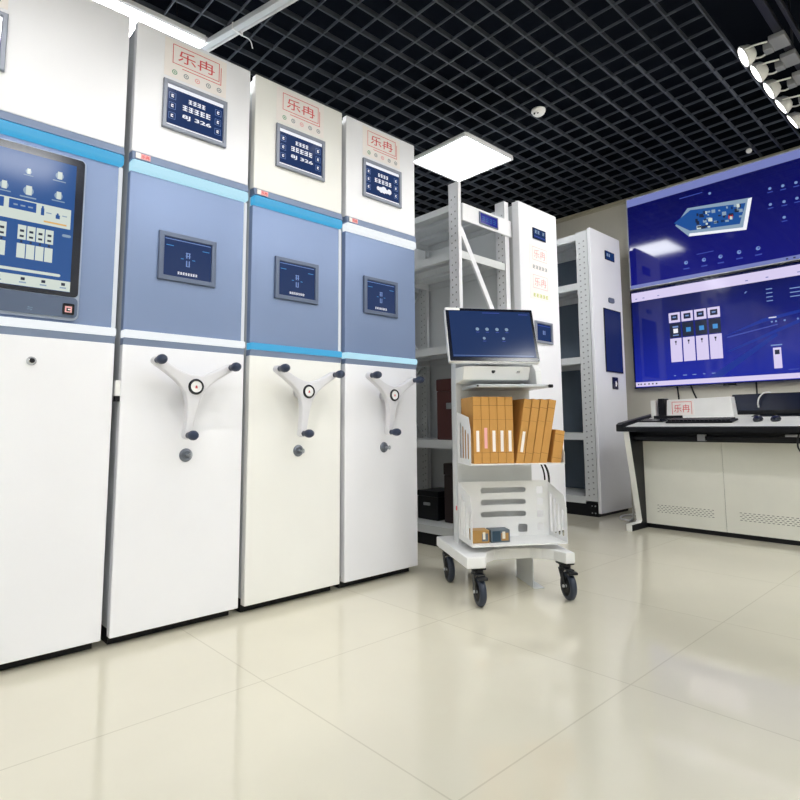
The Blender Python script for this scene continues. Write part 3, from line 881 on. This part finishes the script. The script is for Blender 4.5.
for (u, v) in ((0.325, 2.248), (0.477, 2.241), (0.612, 2.24), (0.759, 2.246), (0.902, 2.246)):
    P.append((S_SOFT, 1, circ(u, v, 0.017, 12))); P.append((S_FAINT, 2, circ(u+0.004, v+0.003, 0.008, 8))); P.append((S_FAINT, 1, rect(u-0.025, u+0.025, v-0.06, v-0.05)))
for (u, v) in ((1.019, 2.729), (1.111, 2.723), (1.202, 2.721), (1.014, 2.593), (1.111, 2.588), (1.103, 2.458), (1.2, 2.59), (1.3, 2.72), (1.3, 2.59)):
    P.append((S_SOFT, 1, circ(u, v, 0.012, 10))); P.append((S_FAINT, 1, rect(u-0.02, u+0.02, v-0.035, v-0.028)))
P.append((S_FAINT, 1, rect(0.3, 0.5, 2.855, 2.862))); P.append((S_SOFT, 1, circ(0.56, 2.83, 0.012, 8))); P.append((S_FAINT, 1, rect(0.42, 0.56, 2.3, 2.306)))
for u in (1.1, 1.15, 1.2):
    P.append((S_DARK, 2, rect(u-0.008, u+0.008, 2.105, 2.117)))
decal(b, FY(-0.0622), to_local(P, TX0, TX1, Z0)); b.build('screen', t)
# lower
Z0, Z1 = 1.127, 2.072
t, hw, H = wall_screen('lower of the two wall screens, showing four white cabinets on blue', TX0, TX1, Z0, Z1, BLACKGLOSS)
b = MB(TVB2); b.box(-hw+0.006, hw-0.006, -0.062, -0.045, 0.006, H-0.006)
P = [(S_LAV, 1, rect(TX0+0.008, TX1-0.008, 1.962, 2.05)), (S_LAV, 1, rect(TX0+0.008, TX1-0.008, 1.143, 1.185))]
STREAK = glow('screen_streak_blue', srgb(22, 48, 146), 1.0, 0.08)
P.append((STREAK, 1, [(0.60, 1.40), (0.64, 1.40), (1.20, 1.60), (1.18, 1.625)])); P.append((STREAK, 1, [(0.45, 1.19), (0.56, 1.19), (1.0, 1.50), (0.98, 1.52)]))
P.append((STREAK, 1, [(0.58, 1.53), (0.9, 1.62), (1.25, 1.68), (1.25, 1.70), (0.9, 1.65)]))
P.append((S_FAINT, 1, [(0.62, 1.52), (1.0, 1.585), (1.0, 1.592), (0.62, 1.53)]))
for i in range(4):
    u = 0.144 + 0.1115*i
    P.append((S_LAV, 2, rect(u, u+0.1, 1.713, 1.805))); P.append((S_DARK, 3, rect(u+0.02, u+0.08, 1.735, 1.785))); P.append((S_SOFT, 4, rect(u+0.035, u+0.065, 1.755, 1.768)))
    P.append((S_DARK, 2, rect(u+0.003, u+0.1, 1.575, 1.705)))
    P.append((S_WHITE if i == 0 else S_CYAN, 3, rect(u+0.035, u+0.075, 1.615, 1.655)))
    if i == 0:
        P.append((S_SOFT, 3, rect(u+0.03, u+0.08, 1.665, 1.68))); P.append((S_SOFT, 3, rect(u+0.03, u+0.08, 1.59, 1.6)))
    P.append((S_LAV, 2, rect(u+0.002, u+0.102, 1.35, 1.567)))
    P.append((S_DARK, 3, rect(u+0.043, u+0.059, 1.527, 1.543))); P.append((S_DARK, 3, rect(u+0.048, u+0.054, 1.505, 1.53)))
P.append((S_LAV, 1, rect(0.953, 1.01, 1.231, 1.40))); P.append((S_DARK, 2, rect(0.965, 0.998, 1.345, 1.382))); P.append((S_SOFT, 1, rect(0.94, 1.02, 1.416, 1.426)))
for k in range(4):
    P.append((S_SOFT, 1, rect(0.935, 0.98, 1.885-0.033*k, 1.893-0.033*k)))
    if k < 3:
        P.append((S_SOFT, 1, rect(1.10, 1.2, 1.862-0.033*k, 1.870-0.033*k)))
P.append((S_WHITE, 1, rect(0.94, 0.995, 1.645, 1.655)))
for u in (0.96, 0.99, 1.05, 1.14, 1.2):
    P.append((S_SOFT, 1, circ(u, 1.615, 0.008, 8)))
for u in (0.17, 0.25, 0.265, 0.33, 0.345, 0.42, 0.49, 0.505):
    P.append((S_SOFT, 1, rect(u-0.009, u+0.009, 1.222, 1.23)))
for u in (-0.17, -0.145, -0.11, -0.07, -0.035, 0.0):
    P.append((S_DARK, 2, rect(u-0.007, u+0.007, 1.158, 1.171)))
for u in (-0.15, -0.08, 0.06, 0.8, 0.95, 1.17, 1.2):
    P.append((S_LAVDIM, 2, rect(u-0.01, u+0.01, 1.985, 1.993)))
P.append((S_SOFT, 1, [(0.775, 1.885), (0.79, 1.9), (0.797, 1.895), (0.782, 1.88)]))
P.append((S_FAINT, 1, rect(1.05, 1.12, 1.213, 1.219)))
decal(b, FY(-0.0622), to_local(P, TX0, TX1, Z0)); b.build('screen', t)
b = MB(BLACKGLOSS); b.box(-0.05, 0.05, -0.055, -0.04, -0.014, 0.0); b.build('sensor_bump', t)
# power cables on the wall
for i, (pts, lab) in enumerate((([(0.165, 5.13, 1.14), (0.172, 5.135, 1.05), (0.178, 5.135, 0.40), (0.18, 5.13, 0.004)], 'short black cable hanging below the lower screen, left one'),
                                ([(0.283, 5.13, 1.14), (0.30, 5.135, 1.08), (0.345, 5.135, 0.95), (0.37, 5.135, 0.40), (0.37, 5.13, 0.004)], 'slanting black cable below the lower screen, middle one'),
                                ([(0.805, 5.13, 1.14), (0.803, 5.135, 1.05), (0.797, 5.135, 0.40), (0.795, 5.13, 0.004)], 'straight black cable below the lower screen, right one'))):
    b = MB(CABLEBLACK); b.tube(pts, 0.007); tag(b.build('power_cable'), lab, 'cable', 'cables under the wall screens')

# ------------------------------------------------------------------ console desk
t = empty('console_desk', 'white and black control desk with vented front panels below the wall screens', 'desk', (0.16, 3.95, 0))
DW = 2.05
sl = math.atan2(0.075, 0.5)
def zt(y): return 0.772 + math.tan(sl)*y
b = MB(DESKWHITE)
prof = [(0.0, 0.762), (0.0, 0.771), (0.012, zt(0.012)), (0.62, zt(0.62)), (0.62, zt(0.62)-0.03), (0.02, 0.752)]
b.plate([prof], DW-0.1, Matrix.Translation((DW/2+0.02, 0, 0)) @ frame_matrix((0, 0, 0), (0, 1, 0), (1, 0, 0))); b.build('worktop', t)
b = MB(DESKBLACK)
prof = [(-0.012, 0.733), (-0.012, 0.762), (0.0, 0.7705), (0.012, 0.752), (0.62, zt(0.62)-0.032), (0.62, 0.733)]
b.plate([prof], DW-0.02, Matrix.Translation((DW/2, 0, 0)) @ frame_matrix((0, 0, 0), (0, 1, 0), (1, 0, 0)))
for xx in (0.0, DW):
    prof2 = [(-0.014, 0.735), (-0.014, 0.785), (0.02, 0.8), (0.62, zt(0.62)+0.012), (0.62, 0.735)]
    b.plate([prof2], 0.05, Matrix.Translation((xx+0.025 if xx == 0 else xx-0.025, 0, 0)) @ frame_matrix((0, 0, 0), (0, 1, 0), (1, 0, 0)), bev=0.004)
b.build('black_edge', t)
b = MB(DESKBLACK); b.box(0.06, DW-0.06, 0.06, 0.10, 0.672, 0.70, 0.003); b.box(0.06, DW-0.06, 0.12, 0.16, 0.66, 0.733)
b.build('keyboard_rail', t)
b = MB(GEARGREY); b.box(0.56, 0.61, 0.052, 0.1, 0.668, 0.715, 0.003); b.box(1.09, 1.3, 0.05, 0.1, 0.701, 0.718, 0.002); b.build('rail_bracket', t)
legp = [(0.0, 0.733), (0.15, 0.06), (0.13, 0.045), (-0.02, 0.045), (-0.02, 0.0), (0.6, 0.0), (0.6, 0.733)]
for xx in (0.075, DW-0.075):
    b = MB(DESKBLACK); b.plate([legp], 0.04, frame_matrix((xx, 0, 0), (0, 1, 0), (1, 0, 0))); l = b.build('side_leg', t)
    b = MB(DESKWHITE)
    line = [(-0.003, 0.733), (0.146, 0.062), (0.128, 0.049), (-0.024, 0.049), (-0.024, 0.0), (-0.02, 0.0), (-0.02, 0.045), (0.13, 0.045), (0.15, 0.06), (0.003, 0.733)]
    b.plate([line], 0.042, frame_matrix((xx-0.002, -0.001, 0), (0, 1, 0), (1, 0, 0))); b.box(xx-0.026, xx-0.021, 0.0, 0.1, 0.5, 0.733) if False else None
    b.build('edge_trim', l)
for i in range(3):
    x0 = 0.1 + 0.56*i if i else 0.096
    x1 = min(0.1 + 0.56*(i+1) - 0.003, DW-0.1)
    holes = []
    for r_ in range(5):
        for k in range(15):
            hx = x0 + 0.085 + 0.0275*k + (0.0137 if r_ % 2 else 0)
            if hx + 0.018 < x1 - 0.06:
                holes.append(slot(hx, hx+0.017, 0.125+0.0125*r_, 0.129+0.0125*r_, n=2))
    b = MB(PANELGREY); b.plate([rect(x0, x1, 0.035, 0.7)] + holes, 0.006, FY(0.225)); p = b.build('front_panel', t)
    b = MB(BLACK); b.box(x0+0.02, x1-0.02, 0.236, 0.24, 0.1, 0.2); b.build('vent_backing', p)
b = MB(BLACK); b.box(0.1, DW-0.1, 0.245, 0.56, 0.0, 0.6); b.build('cabinet_core', t)
DX, DY = 0.16, 3.95
def on_desk(x, y, dz=0.0): return (x, y, zt(y-DY)+dz)
# keyboard
def keyboard(label, x, y, w=0.45, d=0.14, rz=0.0):
    k = empty('keyboard', label, 'keyboard', on_desk(x, y, 0.001), rz)
    k.rotation_euler = (sl, 0, rz)
    b = MB(BLACK); b.box(-w/2, w/2, -d/2, d/2, 0, 0.014, 0.004); b.build('body', k)
    b = MB(DESKBLACK)
    for r_ in range(5):
        for c in range(15):
            kx = -w/2+0.012 + c*(w-0.024)/15
            ky = -d/2+0.012 + r_*(d-0.024)/5
            b.box(kx+0.001, kx+(w-0.024)/15-0.002, ky+0.001, ky+(d-0.024)/5-0.002, 0.014, 0.024, 0.002, seg=1)
    o = b.build('keys', k); o['kind'] = 'stuff'
keyboard('black keyboard on the desk in front of the white box with the red seal', 0.70, 4.15)
def mouse(label, x, y):
    m = empty('computer_mouse', label, 'mouse', on_desk(x, y, 0.0), 0); m.rotation_euler = (sl, 0, 0)
    b = MB(BLACKGLOSS); b.ball((0, 0, 0.012), 0.03, 1, 1.7, 0.75); 
    b.build('shell', m)
    b = MB(GEARGREY); b.cyl((-0.004, 0.026, 0.03), (0.004, 0.026, 0.03), 0.008); b.build('scroll_wheel', m)
mouse('black mouse on the desk in front of the black monitor, left one', 1.06, 4.17)
mouse('black mouse on the desk in front of the black monitor, right one', 1.165, 4.17)
# flat tablet at the left end
k = empty('tablet', 'thin black tablet lying at the left end of the desk', 'tablet', on_desk(0.33, 4.22, 0.001)); k.rotation_euler = (sl, 0, R(-8))
b = MB(BLACK); b.box(-0.11, 0.11, -0.07, 0.07, 0, 0.009, 0.004); b.build('body', k)
b = MB(BLACKGLOSS); b.box(-0.1, 0.1, -0.06, 0.06, 0.009, 0.0095); b.build('glass', k)
# white box with seal, black folder stand, white upright
k = empty('equipment_box', 'white box with a red framed seal sheet on the control desk', 'box', on_desk(0.59, 4.42, 0.002)); k.rotation_euler = (0, 0, 0)
b = MB(PLASTICWHITE)
b.plate([[(-0.245, -0.012), (0.25, -0.012), (0.232, 0.145), (-0.235, 0.135)]], 0.09, FY(0.045), bev=0.006); b.build('body', k)
b = MB(PAPER); b.box(-0.205, -0.03, -0.0025, -0.0005, 0.012, 0.125)
e = 0.004
decal(b, FY(-0.0027), [(RED, 1, rect(-0.195, -0.045, 0.115, 0.115+e)), (RED, 1, rect(-0.195, -0.195+e, 0.02, 0.115)), (RED, 1, rect(-0.045-e, -0.045, 0.02, 0.115))])
b.text('乐冉', 0.062, FY(-0.003, -0.12, 0.066), RED, width=0.12); b.build('logo_sheet', k)
k = empty('folder_stand', 'dark upright folder stand at the left of the white box', 'stand', on_desk(0.30, 4.46, 0.0))
b = MB(DESKBLACK); b.box(-0.012, 0.035, -0.05, 0.05, 0.0, 0.145, 0.004); b.build('upright_plate', k)
b = MB(BLACK); b.box(-0.02, 0.2, -0.125, -0.11, -0.016, 0.006, 0.003); b.box(-0.012, 0.02, -0.11, -0.04, -0.012, 0.004); b.build('foot', k)
k = empty('paper_file', 'off-white upright file at the left end of the desk behind the tablet', 'file', on_desk(0.235, 4.5, 0.0))
b = MB(PAPER); b.box(-0.02, 0.022, -0.06, 0.06, -0.008, 0.125, 0.002); b.build('cover', k)
b = MB(IVORY); b.box(-0.015, 0.017, -0.061, 0.05, -0.004, 0.127); b.build('sheets', k)
# black low monitor
k = empty('desk_monitor', 'black low wide monitor at the right end of the desk', 'monitor', on_desk(1.16, 4.5, 0.0))
b = MB(BLACK)
Mb = Matrix.Rotation(R(-8), 4, 'X')
b.box(-0.36, 0.36, 0.0, 0.03, 0.0, 0.155, 0.006, M=Mb); b.build('casing', k)
b = MB(mat('dark_glass', srgb(26, 32, 52), 0.12)); b.box(-0.35, 0.35, -0.003, 0.0, 0.03, 0.148, M=Mb); b.build('screen', k)
b = MB(DESKBLACK); b.box(-0.2, 0.2, -0.12, 0.0, -0.014, 0.004, 0.003, M=Matrix.Rotation(sl, 4, 'X')); b.build('foot', k)
b = MB(CABLEWHITE); b.tube([(0.985, 4.478, 0.905), (0.985, 4.47, 0.94), (1.0, 4.475, 0.985), (1.03, 4.50, 1.012), (1.06, 4.545, 1.0), (1.07, 4.56, 0.88)], 0.005)
tag(b.build('charging_cable'), 'short white cable looping over the black monitor', 'cable')
b = MB(CABLEWHITE); b.tube([(0.145, 4.3, 0.74), (0.12, 4.3, 0.5), (0.09, 4.31, 0.1), (0.05, 4.34, 0.012), (-0.01, 4.34, 0.01), (-0.08, 4.42, 0.01), (-0.10, 4.6, 0.01), (0.0, 4.72, 0.01), (0.14, 4.7, 0.01)], 0.008)
tag(b.build('floor_cable'), 'white cable dropping from the desk end and looping on the floor', 'cable')
b = MB(CABLEBLACK); b.tube([(1.325, 3.99, 0.72), (1.325, 3.96, 0.68), (1.33, 3.95, 0.63), (1.36, 3.95, 0.6), (1.4, 3.96, 0.63), (1.41, 3.99, 0.71)], 0.005)
tag(b.build('hanging_cable'), 'thin black cable loop hanging under the right part of the desk', 'cable')

# ------------------------------------------------------------------ trolley
TH = R(57)
tr = empty('archive_trolley', 'white wheeled trolley with tilted monitor and two slotted trays in the aisle', 'trolley', (0.504, 2.031, 0), TH)
# platform, H-shaped plan with corner arms
plan = [(-0.25, -0.25), (-0.165, -0.25), (-0.13, -0.16), (-0.08, -0.115), (0.0, -0.1), (0.10, -0.105), (0.15, -0.13), (0.19, -0.17), (0.215, -0.245), (0.258, -0.245),
        (0.272, 0.25), (0.21, 0.25), (0.16, 0.2), (-0.10, 0.2), (-0.17, 0.26), (-0.265, 0.255)]
b = MB(TROLLEY); b.plate([plan] + [slot(-0.06+0.07*k, -0.02+0.07*k, -0.085, -0.065, n=3) for k in range(3)], 0.05, Matrix.Translation((0, 0, 0.187)), bev=0.006)
pf = b.build('platform', tr)
def caster(px, py, wx, wy, brake):
    b = MB(CASTERBLACK); b.box(px-0.032, px+0.032, py-0.032, py+0.032, 0.152, 0.163, 0.003)
    b.cyl((px, py, 0.132), (px, py, 0.154), 0.026)
    for s in (-1, 1):
        pts = [(py-0.024, 0.134), (py+0.026, 0.134), (wy+0.016, 0.062), (wy-0.016, 0.055)]
        b.plate([pts], 0.003, frame_matrix((px+s*0.021, 0, 0), (0, 1, 0), (1, 0, 0)))
    b.box(px-0.022, px+0.022, py-0.026, py+0.026, 0.126, 0.135, 0.002)
    f = b.build('caster', tr)
    b = MB(TYRE)
    b.lathe([(0.042, -0.014), (0.054, -0.015), (0.061, -0.009), (0.0625, 0), (0.061, 0.009), (0.054, 0.015), (0.042, 0.014)], (px, wy, 0.0625), (1, 0, 0), seg=32)
    b.lathe([(0.0, -0.011), (0.02, -0.013), (0.043, -0.012), (0.043, 0.012), (0.02, 0.013), (0, 0.011)], (px, wy, 0.0625), (1, 0, 0), seg=24, m=BLACK)
    b.build('wheel', f)
    b = MB(SILVER); b.cyl((px-0.0285, wy, 0.0625), (px+0.0285, wy, 0.0625), 0.007, seg=12); b.build('axle_bolt', f)
    if brake:
        b = MB(CASTERBLACK); b.box(px-0.018, px+0.018, py-0.06, py-0.02, 0.128, 0.138, 0.003); b.box(px-0.022, px+0.022, py-0.085, py-0.058, 0.12, 0.132, 0.003); b.build('brake_pedal', f)
caster(-0.19, -0.205, -0.19, -0.235, True)
caster(0.232, -0.195, 0.232, -0.225, True)
caster(-0.22, 0.205, -0.22, 0.175, False)
caster(0.198, 0.205, 0.198, 0.235, False)
b = MB(LIGHTGREY); b.box(0.148, 0.153, -0.016, 0.2, 0.003, 0.165); b.box(0.148, 0.2, -0.03, 0.215, 0.0, 0.004); b.build('support_foot', tr)
# column
b = MB(LIGHTGREY); b.box(-0.205, 0.19, 0.055, 0.135, 0.21, 1.12, 0.004); b.build('column', tr)
# trays
def side_plate(x, top, front_top, bottom, y_back, y_front, label=None):
    # profile in (y, z): back top, sloping front, bottom
    prof = [(y_back, bottom), (y_front, bottom), (y_front, front_top), (y_front+0.03, front_top+0.06), (y_back, top)]
    holes = []
    for k in range(4):
        ya = y_front + 0.03 + 0.042*k
        zt_ = front_top + (top-front_top)*min(1, (ya-y_front)/(y_back-y_front)) - 0.025
        if ya+0.024 < y_back-0.01:
            holes.append(slot(ya, ya+0.024, bottom+0.025, zt_, n=3))
    return [prof] + holes
def tray(bottom, top, front_top, back_holes, lip, name='slotted_tray', right=None):
    b = MB(TROLLEY)
    b.box(-0.203, 0.255, -0.185, 0.04, bottom-0.006, bottom)
    if lip:
        b.box(-0.203, 0.255, -0.187, -0.183, bottom-0.022, bottom+lip)
    for x in (-0.203, 0.255):
        tp, fp = right if (right and x > 0) else (top, front_top)
        b.plate(side_plate(x, tp, fp, bottom-0.006, 0.04, -0.185), 0.0016, frame_matrix((x, 0, 0), (0, 1, 0), (1, 0, 0)))
    b.plate([rect(-0.203, 0.255, bottom-0.006, top if not right else 0.75)] + back_holes, 0.002, FY(0.012 if not right else 0.036))
    return b.build(name, tr)
tray(0.610, 0.855, 0.765, [slot(-0.15+0.1*k, -0.07+0.1*k, 0.66, 0.70, n=3) for k in range(3)], 0.0, right=(0.69, 0.66))
holes = [slot(-0.1, 0.135, z, z+0.027, n=4) for z in (0.455, 0.397, 0.339)]
holes += [slot(0.192, 0.226, z, z+0.034, 0.004, n=2) for z in (0.448, 0.392, 0.333, 0.268)] + [slot(0.09, 0.14, 0.262, 0.302, 0.01, n=3)]
tray(0.245, 0.512, 0.40, holes, 0.0)
# monitor
Mm = Matrix.Translation((-0.04, -0.05, 1.237)) @ Matrix.Rotation(R(-17), 4, 'X')
FM = Mm @ frame_matrix((0, 0, 0), (1, 0, 0), (0, -1, 0))
b = MB(PLASTICWHITE); b.plate([slot(-0.232, 0.232, -0.148, 0.148, 0.008)], 0.028, FM @ Matrix.Translation((0, 0, -0.018)), bev=0.004)
b.box(-0.1, 0.1, 0.03, 0.07, -0.1, 0.09, 0.006, M=Mm)
mon = b.build('monitor', tr); mon['label'] = 'tilted touch monitor in a white casing'
b = MB(BLACKGLOSS); b.plate([slot(-0.228, 0.228, -0.144, 0.144, 0.006)], 0.004, FM @ Matrix.Translation((0, 0, -0.003))); b.build('bezel', mon)
b = MB(S_NAVY)
b.box(-0.212, 0.213, -0.0015, 0.0015, -0.124, 0.128, M=Mm)
P = [(S_SOFT, 1, rect(-0.21, 0.2, -0.118, -0.1155))]
for u in (-0.075, -0.025, 0.027, 0.077):
    P.append((S_STEEL, 1, circ(u, 0.027, 0.009, 12))); P.append((S_FAINT, 1, rect(u-0.008, u+0.008, 0.009, 0.012)))
for u in (-0.045, 0.055):
    P.append((S_STEEL, 1, circ(u, -0.023, 0.0075, 12))); P.append((S_FAINT, 1, rect(u-0.008, u+0.008, -0.04, -0.037)))
P.append((S_FAINT, 1, rect(-0.04, 0.05, 0.117, 0.12))); P.append((S_FAINT, 1, rect(0.15, 0.2, 0.112, 0.115)))
decal(b, FM @ Matrix.Translation((0, 0, 0.0016)), P); b.build('screen', mon)
b = MB(PLASTICWHITE); b.box(-0.229, -0.155, -0.0017, 0.0, 0.131, 0.1445, M=Mm); b.build('label_sticker', mon)
b = MB(TROLLEY); b.box(-0.1, 0.06, 0.0, 0.1, 1.09, 1.2, 0.006); b.build('monitor_bracket', tr)
# scanner housing, keyboard shelf, handle bracket
b = MB(IVORY); b.plate([[(0.045, 0.995), (-0.085, 1.008), (-0.115, 1.07), (0.045, 1.075)]], 0.335, frame_matrix((-0.04, 0, 0), (0, 1, 0), (1, 0, 0)), bev=0.003)
sc_ = b.build('scanner_housing', tr)
b = MB(BLACK); b.cyl((-0.058, -0.085, 1.044), (-0.058, -0.107, 1.048), 0.009); b.build('camera_hole', sc_)
b = MB(CHROME); b.cyl((0.07, -0.085, 1.044), (0.07, -0.105, 1.048), 0.008); b.build('lock', sc_)
b = MB(SILVER); b.box(-0.178, 0.183, -0.205, 0.04, 0.962, 0.978, 0.004); ks = b.build('keyboard_shelf', tr)
b = MB(BLACK); b.cyl((0.176, -0.212, 0.97), (0.194, -0.212, 0.97), 0.008); b.cyl((-0.17, -0.206, 0.97), (-0.17, -0.2, 0.97), 0.005); b.build('end_cap', ks)
b = MB(TROLLEY); b.plate([[(0.04, 1.09), (-0.08, 1.085), (-0.12, 1.05), (-0.13, 0.978), (0.04, 0.978)]], 0.03, frame_matrix((0.165, 0, 0), (0, 1, 0), (1, 0, 0)), bev=0.004)
b.plate([slot(0.0, 0.045, 0.98, 1.09, 0.02)], 0.02, FY(0.02, 0.185, 0)); b.build('handle', tr)
b = MB(CABLEBLACK)
b.tube([(0.262, 0.10, 0.70), (0.262, 0.09, 0.62), (0.28, 0.06, 0.54), (0.275, 0.05, 0.46), (0.262, 0.05, 0.36)], 0.0055)
b.tube([(0.245, 0.10, 0.70), (0.245, 0.09, 0.62), (0.262, 0.07, 0.54), (0.258, 0.06, 0.46), (0.25, 0.06, 0.36)], 0.0045); b.build('cable', tr)
b = MB(RED); b.box(-0.2075, -0.205, 0.06, 0.075, 0.37, 0.39); b.build('button', tr)

# ------------------------------------------------------------------ kraft archive boxes on the upper tray
MT = Matrix.Translation((0.504, 2.031, 0)) @ Matrix.Rotation(TH, 4, 'Z')
def archive_box(label, x, lean, th, h=0.31, lab=None, lab_z=(0.055, 0.152), y0=-0.172, depth=0.2, group='kraft archive boxes on the trolley'):
    o = empty('archive_box', label, 'archive box', (0, 0, 0), 0, group)
    o.matrix_world = MT @ Matrix.Translation((x, y0, 0.611)) @ Matrix.Rotation(lean, 4, 'Y')
    b = MB(KRAFT); b.box(0.0006, th-0.0006, 0, depth, 0, h, 0.0015, seg=1)
    for z, w_ in ((h*0.865, 0.0016), (h*0.655, 0.0008), (h*0.16, 0.0012)):
        b.box(0.0006, th-0.0006, -0.0004, 0.0, z, z+w_, m=KRAFTLINE)
    b.build('board_body', o)
    if lab:
        b = MB(lab); b.box(th*0.36, th*0.72, -0.0009, 0, lab_z[0], lab_z[1]); b.build('spine_label', o)['label'] = 'narrow pale spine label'
    return o
ths = 0.0392
ordn = ['kraft archive box at the left end of the upright five, against the tray side', 'upright kraft archive box with a pink-tinted spine label, second from left',
        'upright kraft archive box in the middle of the five, white spine label', 'upright kraft archive box, fourth of the upright five',
        'last of the five upright kraft archive boxes, before the leaning ones']
for i in range(5):
    archive_box(ordn[i], -0.186 + ths*i, 0.0, ths, lab=PINK if i == 1 else PAPER, lab_z=(0.07, 0.165) if i == 1 else (0.055, 0.152))
ordl = ['first leaning kraft archive box, with a white spine label', 'second leaning kraft archive box, no spine label', 'third leaning kraft archive box, no spine label',
        'last and rightmost of the tall leaning kraft archive boxes']
for i in range(4):
    archive_box(ordl[i], 0.018 + 0.0385*i, R(9.5 + 0.6*i), 0.0375, lab=PAPER if i == 0 else None, h=0.306)
archive_box('short kraft box leaning at the right end of the trolley tray', 0.193, R(10), 0.049, h=0.158, depth=0.15)

# small picture boxes in the lower tray
def picture_box(label, x0, x1, cols, h=0.058):
    o = empty('picture_box', label, 'box', (0, 0, 0), 0, 'picture boxes in the lower tray')
    o.matrix_world = MT @ Matrix.Translation((x0, -0.13, 0.2455))
    w = x1-x0
    b = MB(cols[0]); b.box(0, w, 0, 0.07, 0, h, 0.002, seg=1)
    b.build('carton', o)
    b = MB(cols[1]); b.box(w*0.08, w*0.5, -0.0008, 0, h*0.1, h*0.9); b.box(w*0.55, w*0.92, -0.0008, 0, h*0.15, h*0.75, m=cols[2]); b.box(w*0.6, w*0.75, -0.0012, 0, h*0.3, h*0.85, m=cols[3])
    b.build('printed_face', o)
    return o
cA = mat('print_ochre', srgb(170, 130, 70), 0.5); cB = mat('print_slate', srgb(90, 100, 110), 0.5); cC = mat('print_teal', srgb(30, 60, 80), 0.5); cD = mat('print_cream', srgb(220, 215, 200), 0.5)
picture_box('small printed box with ochre and grey picture, left in the lower tray', -0.185, -0.105, (cA, cA, cB, cD))
picture_box('small printed box with dark teal picture, right in the lower tray', -0.098, -0.005, (cB, cC, cA, cD))

# ------------------------------------------------------------------ render look
w = bpy.data.worlds.new('world'); SC.world = w
w.use_nodes = True
w.node_tree.nodes['Background'].inputs['Color'].default_value = (0.5, 0.6, 0.8, 1)
w.node_tree.nodes['Background'].inputs['Strength'].default_value = 0.1
SC.view_settings.view_transform = 'Standard'
SC.view_settings.look = 'None'
SC.view_settings.gamma = 1.0
SC.view_settings.use_curve_mapping = False
SC.view_settings.exposure = 0.0
SC.cycles.use_denoising = True
SC.cycles.max_bounces = 10
SC.cycles.diffuse_bounces = 5
SC.cycles.sample_clamp_indirect = 6.0
